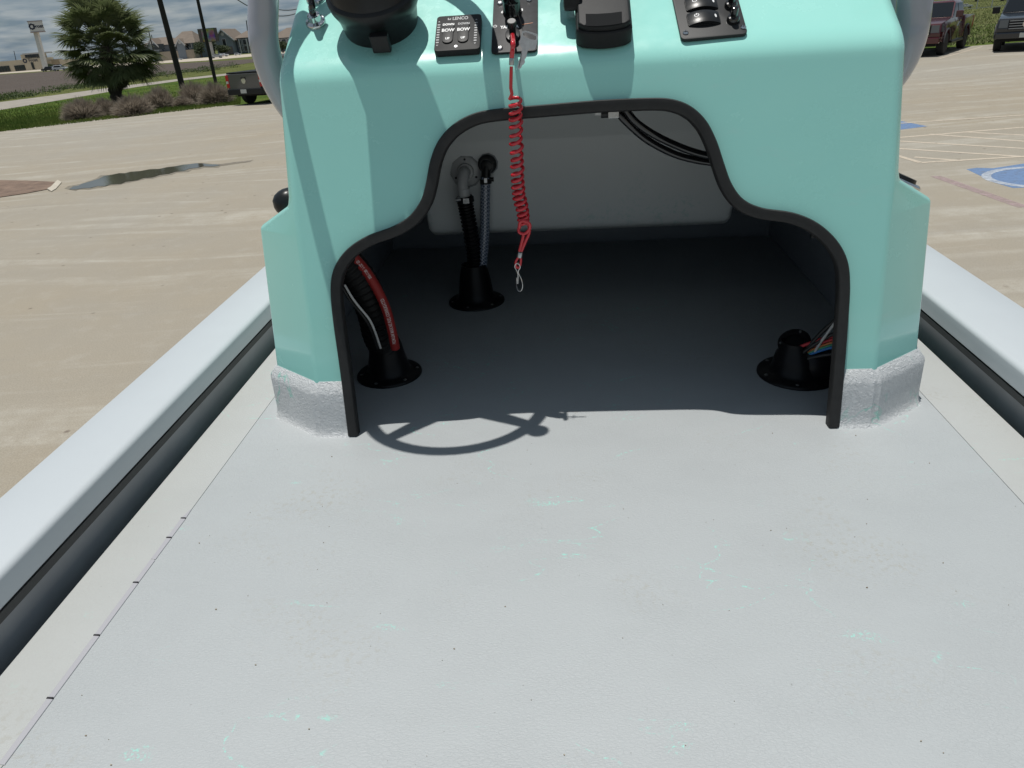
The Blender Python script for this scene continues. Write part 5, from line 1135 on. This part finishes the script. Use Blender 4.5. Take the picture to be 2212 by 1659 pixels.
def pickup(loc, heading, paint, label, scl=1.0, rimm=M_rim, cover=False, chrome=None, white_text=None, tailm=None, plate=True, mirrored=False):
    """local x forward"""
    rz_ = math.atan2(heading[1], heading[0]); T = Thing('pickup_truck', loc, label, 'pickup truck', rz=rz_); chrome = chrome or paint; T.e.scale = (scl,) * 3
    P = lambda nm, mb, m, **k: T.part(nm, mb, m, localv=True, **k)
    wr = .42; xf, xr = 1.86, -1.82; hw = 1.0
    def arch(xc, n=9): return [(xc + .54 * math.cos(R(180 - 180 * k / (n - 1))), .50 + .47 * math.sin(R(180 - 180 * k / (n - 1)))) for k in range(n)]
    # front clip + doors
    prof = [(-.98, .48), (1.30, .48)] + arch(xf) + [(2.42, .50), (2.86, .58), (2.90, .72), (2.90, 1.02), (2.80, 1.20), (2.0, 1.30), (1.15, 1.36), (-.98, 1.33)]
    mb = MB(); mb.prism(prof, lambda u, v, d: V((u, d * (1 - .06 * max(0, (v - 1.0)) / .3) * (1 - .05 * max(0, (u - 2.2) / .7)), v)), -hw, hw); P('body', mb, paint, smooth=35, bevel=.03, bseg=2)
    # bed: two sides, front wall, floor
    prof = [(-2.88, .62), (-2.88, 1.32), (-1.0, 1.34), (-1.0, .52), (-1.27, .52)] + list(reversed(arch(xr))) + [(-2.37, .56)]
    for s_ in (-1, 1):
        mb = MB(); mb.prism(prof, lambda u, v, d: V((u, s_ * d, v)), .86, hw); P('bed_side', mb, paint, smooth=35, bevel=.02)
    mb = MB(); mb.box((-1.93, 0, .74), (1.84, 1.74, .08)); P('bed_floor', mb, M_undr)
    if cover: mb = MB(); mb.box((-1.94, 0, 1.36), (1.86, 1.96, .06)); P('bed_cover', mb, M_blkmat, bevel=.02)
    mb = MB(); mb.box((-2.90, 0, 1.0), (.09, 1.70, .64)); tg = P('tailgate', mb, tailm or paint, bevel=.02)
    mb = MB(); mb.lathe([(.12, 0), (.12, .02)], (-2.95, 0, 1.03), (-1, 0, 0), 18); P('badge', mb, M_chr, parent=tg); mb = MB(); mb.box((-2.96, 0, 1.14), (.02, .24, .06)); P('tailgate_handle', mb, M_undr, parent=tg)
    mb = MB(); mb.box((-2.93, 0, .58), (.20, 1.94, .24)); P('rear_bumper', mb, M_blk if cover else chrome, bevel=.03)
    if plate: mb = MB(); mb.box((-3.04, .05, .60), (.02, .32, .16)); P('licence_plate', mb, M_pl)
    # cab
    def cabz(z): f = (z - 1.33) / .62; return (-1.0 + .16 * f, 1.22 - .88 * f, .95 - .14 * f)
    Pn = []
    for z in (1.32, 1.60, 1.88, 1.95):
        a, b_, w_ = cabz(min(z, 1.88)); k = 0 if z < 1.9 else .10; Pn.append([V((a + k, -w_ + k, z)), V((b_ - k, -w_ + k, z)), V((b_ - k, w_ - k, z)), V((a + k, w_ - k, z))])
    P('cab', loft(Pn), paint, smooth=40, bevel=.03)
    def quad(nm, pts, m, off=.012, **k):
        n_ = (V(pts[1]) - V(pts[0])).cross(V(pts[3]) - V(pts[0])).normalized(); mb = MB(); mb.hexa([V(p) - n_ * .01 for p in pts] + [V(p) + n_ * off for p in pts]); return P(nm, mb, m, **k)
    a, b_, w_ = cabz(1.38); a2, b2, w2 = cabz(1.86)
    quad('windscreen', [(b_ + .02, -w_ + .03, 1.37), (b_ + .02, w_ - .03, 1.37), (b2 - .02, w2 - .05, 1.88), (b2 - .02, -w2 + .05, 1.88)], M_cgl)
    quad('rear_window', [(a, w_ - .12, 1.42), (a, -w_ + .12, 1.42), (a2, -w2 + .12, 1.84), (a2, w2 - .12, 1.84)], M_cgl)
    for s_ in (-1, 1):
        for (xa, xb, xta, xtb) in ((a + .08, .02, a2 + .08, .02), (.10, b_ - .16, .10, b2 - .04)):
            q_ = [(xa, s_ * w_, 1.40), (xb, s_ * w_, 1.40), (xtb, s_ * w2, 1.84), (xta, s_ * w2, 1.84)]
            if s_ > 0: q_ = [q_[1], q_[0], q_[3], q_[2]]
            quad('side_window', q_, M_cgl)
        mb = MB(); mb.box((1.02, s_ * 1.16, 1.46), (.14, .26, .24)); P('mirror', mb, M_blk if chrome is paint else paint, bevel=.03)
        mb = MB(); mb.box((-.10, s_ * 1.0, 1.18), (.22, .05, .05)); P('door_handle', mb, chrome)
        mb = MB(); mb.box((.06, s_ * 1.003, .93), (.02, .012, .8)); P('door_gap', mb, M_undr)
        mb = MB(); mb.box((0.1, s_ * .98, .44), (2.1, .16, .08)); P('running_board', mb, M_blk, bevel=.02)
        mb = MB(); mb.hexa([V((2.60, s_ * .99, .90)), V((2.93, s_ * .90, .88)), V((2.93, s_ * .60, .88)), V((2.7, s_ * .6, .9)), V((2.55, s_ * .97, 1.16)), V((2.88, s_ * .88, 1.14)), V((2.88, s_ * .60, 1.14)), V((2.6, s_ * .6, 1.16))]); P('headlight', mb, M_head)
        mb = MB(); mb.box((-2.90, s_ * .925, 1.02), (.12, .16, .52)); tl_ = P('tail_light', mb, M_tail, bevel=.02); mb = MB(); mb.box((-2.968, s_ * .925, .99), (.01, .12, .10)); P('reverse_lens', mb, M_lamp, parent=tl_)
        mb = MB(); mb.lathe([(.09, 0), (.09, .03)], (2.90, s_ * .74, .60), (1, 0, 0), 14); P('fog_light', mb, M_head)
        for xc in (xf, xr): wheel(T, xc, s_ * .86, wr, .27, rimm)
        for xc in (xf, xr):
            pts_ = [V((u, s_ * 1.012, v)) for u, v in arch(xc, 13)]; mb = MB(); mb.tube(pts_, .028, 6); P('arch_moulding', mb, M_archm)
    mb = MB(); mb.box((2.90, 0, .98), (.08, 1.18, .36)); gr_ = P('grille', mb, M_undr, bevel=.02)
    for k in range(4): mb = MB(); mb.box((2.95, 0, .84 + .09 * k), (.03, 1.12, .03)); P('grille_bar', mb, chrome if chrome is not paint else M_gry, parent=gr_)
    mb = MB(); mb.lathe([(.13, 0), (.13, .02)], (2.955, 0, .99), (1, 0, 0), 18); P('badge', mb, M_chr, parent=gr_)
    mb = MB(); mb.box((2.93, 0, .60), (.20, 1.92, .22)); P('front_bumper', mb, paint, bevel=.04); mb = MB(); mb.box((3.04, 0, .60), (.02, .32, .16)); P('licence_plate', mb, M_pl)
    mb = MB(); mb.box((0, 0, .50), (5.3, 1.55, .26)); P('underbody', mb, M_undr)
    return T
M_archm = mat('arch_moulding_paint', (.05, .05, .055), .4)
def paint(name, c, rough=.25): return mat(name, c, rough, metal=.1, coat=.8)
# silver pickup, tail towards the lot
ts = gnd(540, 226); hd = V((.42, .907, 0)); sd_ = V((hd.y, -hd.x, 0))
rw_ = gnd(606, 220); loc_ = rw_ + (-sd_ * .86 + hd * 1.82) * 1.0
pickup(V((loc_.x, loc_.y, 0)), hd, paint('silver_paint', (.085, .085, .085)), 'silver pickup seen from behind with black bed cover, at the left edge of the console', scl=1.0, cover=True)
# red pickup, front towards the boat
f_, r_ = gnd(2031, 119), gnd(2071, 105.5); hd = V((f_.x - r_.x, f_.y - r_.y, 0)).normalized(); lft = V((-hd.y, hd.x, 0)); loc_ = f_ - lft * .86 - hd * 1.86
pickup(V((loc_.x, loc_.y, 0)), hd, paint('dark_red_paint', (.065, .005, .009)), 'dark red pickup facing the boat, right behind the right grey tube', rimm=M_blk, chrome=M_chr)
hd2 = V((-.57, -.82, 0)).normalized(); lft = V((-hd2.y, hd2.x, 0)); fr_ = gnd(2152, 110.5); loc_ = fr_ + lft * .86 - hd2 * 1.86
pickup(V((loc_.x, loc_.y, 0)), hd2, paint('dark_blue_grey_paint', (.009, .012, .018)), 'dark slate pickup facing the boat, cut by the right edge of the photo', rimm=M_blk)
# far cars
def car(pxx, pyy, wpx, colr, label, suv=True, flip=1, yaw=0.0):
    b = gnd(pxx, pyy); t = gsc(pxx, pyy); Lr = wpx * t; k = Lr / 4.7; T = Thing('parked_car', b, label, 'car', 'cars parked in the distance', rz=R(yaw) + (0 if flip > 0 else math.pi)); P = lambda nm, mb, m, **q: T.part(nm, mb, m, localv=True, **q)
    H = 1.7 if suv else 1.42
    pr = [(-2.3, .35), (2.3, .35), (2.35, .8), (2.1, .95), (1.1, 1.02), (-2.2, 1.05), (-2.35, .8)]; hh = .92
    mb = MB(); mb.prism(pr, lambda u, v, d: V((u * k, d * k, v * k)), -hh, hh); P('body', mb, colr, bevel=.06 * k)
    top = [(-2.15, 1.03), (1.15, 1.01), (.45, H), (-1.7 if suv else -1.1, H)]
    mb = MB(); mb.prism(top, lambda u, v, d: V((u * k, d * k * (1 - .22 * (v - 1.03)), v * k)), -.84, .84); P('cabin', mb, colr, bevel=.05 * k)
    for s_ in (-1, 1):
        mb = MB(); q_ = [(-1.85, 1.08), (.92, 1.06), (.38, H - .12), (-1.55 if suv else -1.0, H - .12)]; mb.prism(q_, lambda u, v, d: V((u * k, s_ * d * k * (1 - .22 * (v - 1.03)), v * k)), .85, .87); P('side_window', mb, M_cgl)
        mb = MB(); mb.box((2.3 * k, s_ * .65 * k, .75 * k), (.12 * k, .4 * k, .18 * k)); P('headlight', mb, M_lamp); mb = MB(); mb.box((-2.32 * k, s_ * .7 * k, .85 * k), (.1 * k, .25 * k, .3 * k)); P('tail_light', mb, M_tail)
        for xc in (1.45, -1.4):
            mb = MB(); mb.lathe([(.34 * k, 0), (.34 * k, .22 * k)], (xc * k, s_ * .74 * k, .34 * k), (0, s_, 0), 16); w_ = P('wheel', mb, M_tyre); mb = MB(); mb.lathe([(.2 * k, 0), (.2 * k, .02)], (xc * k, s_ * .965 * k, .34 * k), (0, s_, 0), 12); P('rim', mb, M_rim, parent=w_)
    mb = MB(); mb.add([V((1.10 * k, -.76 * k, 1.05 * k)), V((1.10 * k, .76 * k, 1.05 * k)), V((.49 * k, .68 * k, (H - .05) * k)), V((.49 * k, -.68 * k, (H - .05) * k))], [(0, 1, 2, 3)]); 
    for v in mb.v: v.x += .03 * k
    P('windscreen', mb, M_cgl)
wcar = paint('white_car_paint', (.62, .64, .66)); dcar = paint('dark_car_paint', (.02, .022, .03)); scar = paint('silver_car_paint', (.38, .4, .42)); rcar = paint('maroon_car_paint', (.05, .02, .02))
car(132, 152.8, 31, wcar, 'white SUV parked just right of the pylon sign')
car(105, 154, 26, dcar, 'dark car parked at the foot of the pylon sign', True, -1)
car(130, 149.4, 27, rcar, 'dark maroon car parked behind the white SUV')
car(469, 125.8, 27, scar, 'silver sedan parked in front of the gable end', False, -1)
car(483, 122.6, 22, wcar, 'white car parked behind the silver sedan', False)
car(361, 130.8, 17, wcar, 'white car by the road left of the thick pole', True)
car(347, 132.6, 13, dcar, 'small dark car by the road right of the crossarm pole', False)
car(388, 130, 13, wcar, 'small white car by the road right of the thick pole', False)
car(514, 119.5, 14, wcar, 'white van by the apartments left of the left grey tube', True)
# right: white car beyond the fence, fence with posts
car(2085, 17.5, 27, wcar, 'white car beyond the mesh fence above the red pickup', False, 1, -20)
M_fpost = mat('white_fence_post', (.55, .55, .53), .6); M_mesh = mat('fence_mesh', (.09, .095, .085), .7)
fx0, fx1 = gnd(1960, 36), gnd(2320, 2)
fe = Thing('mesh_fence', gnd(2134, 18), 'low mesh fence on white posts across the meadow behind the pickups', 'fence'); a, b_ = gnd(1980, 31), gnd(2300, 4); nP = 10
for k in range(nP + 1):
    p = a.lerp(b_, k / nP); mb = MB(); mb.tube([p, p + V((0, 0, 1.75))], .055, 8); fe.part('fence_post', mb, M_fpost)
for z_ in (.12, 1.72):
    mb = MB(); mb.tube([a + V((0, 0, z_)), b_ + V((0, 0, z_))], .03, 6); fe.part('fence_rail', mb, M_fpost)
mb = MB(); d_ = (b_ - a); Ln = d_.length; u_ = d_.normalized(); nd = int(Ln / .35)
for k in range(nd):
    for s_ in (-1, 1):
        p = a + u_ * (k * .35); q_ = p + u_ * (s_ * 1.6); mb.tube([p + V((0, 0, .12)), q_ + V((0, 0, 1.70))], .012, 3, caps=False)
fe.part('wire_mesh', mb, M_mesh, kind='stuff')
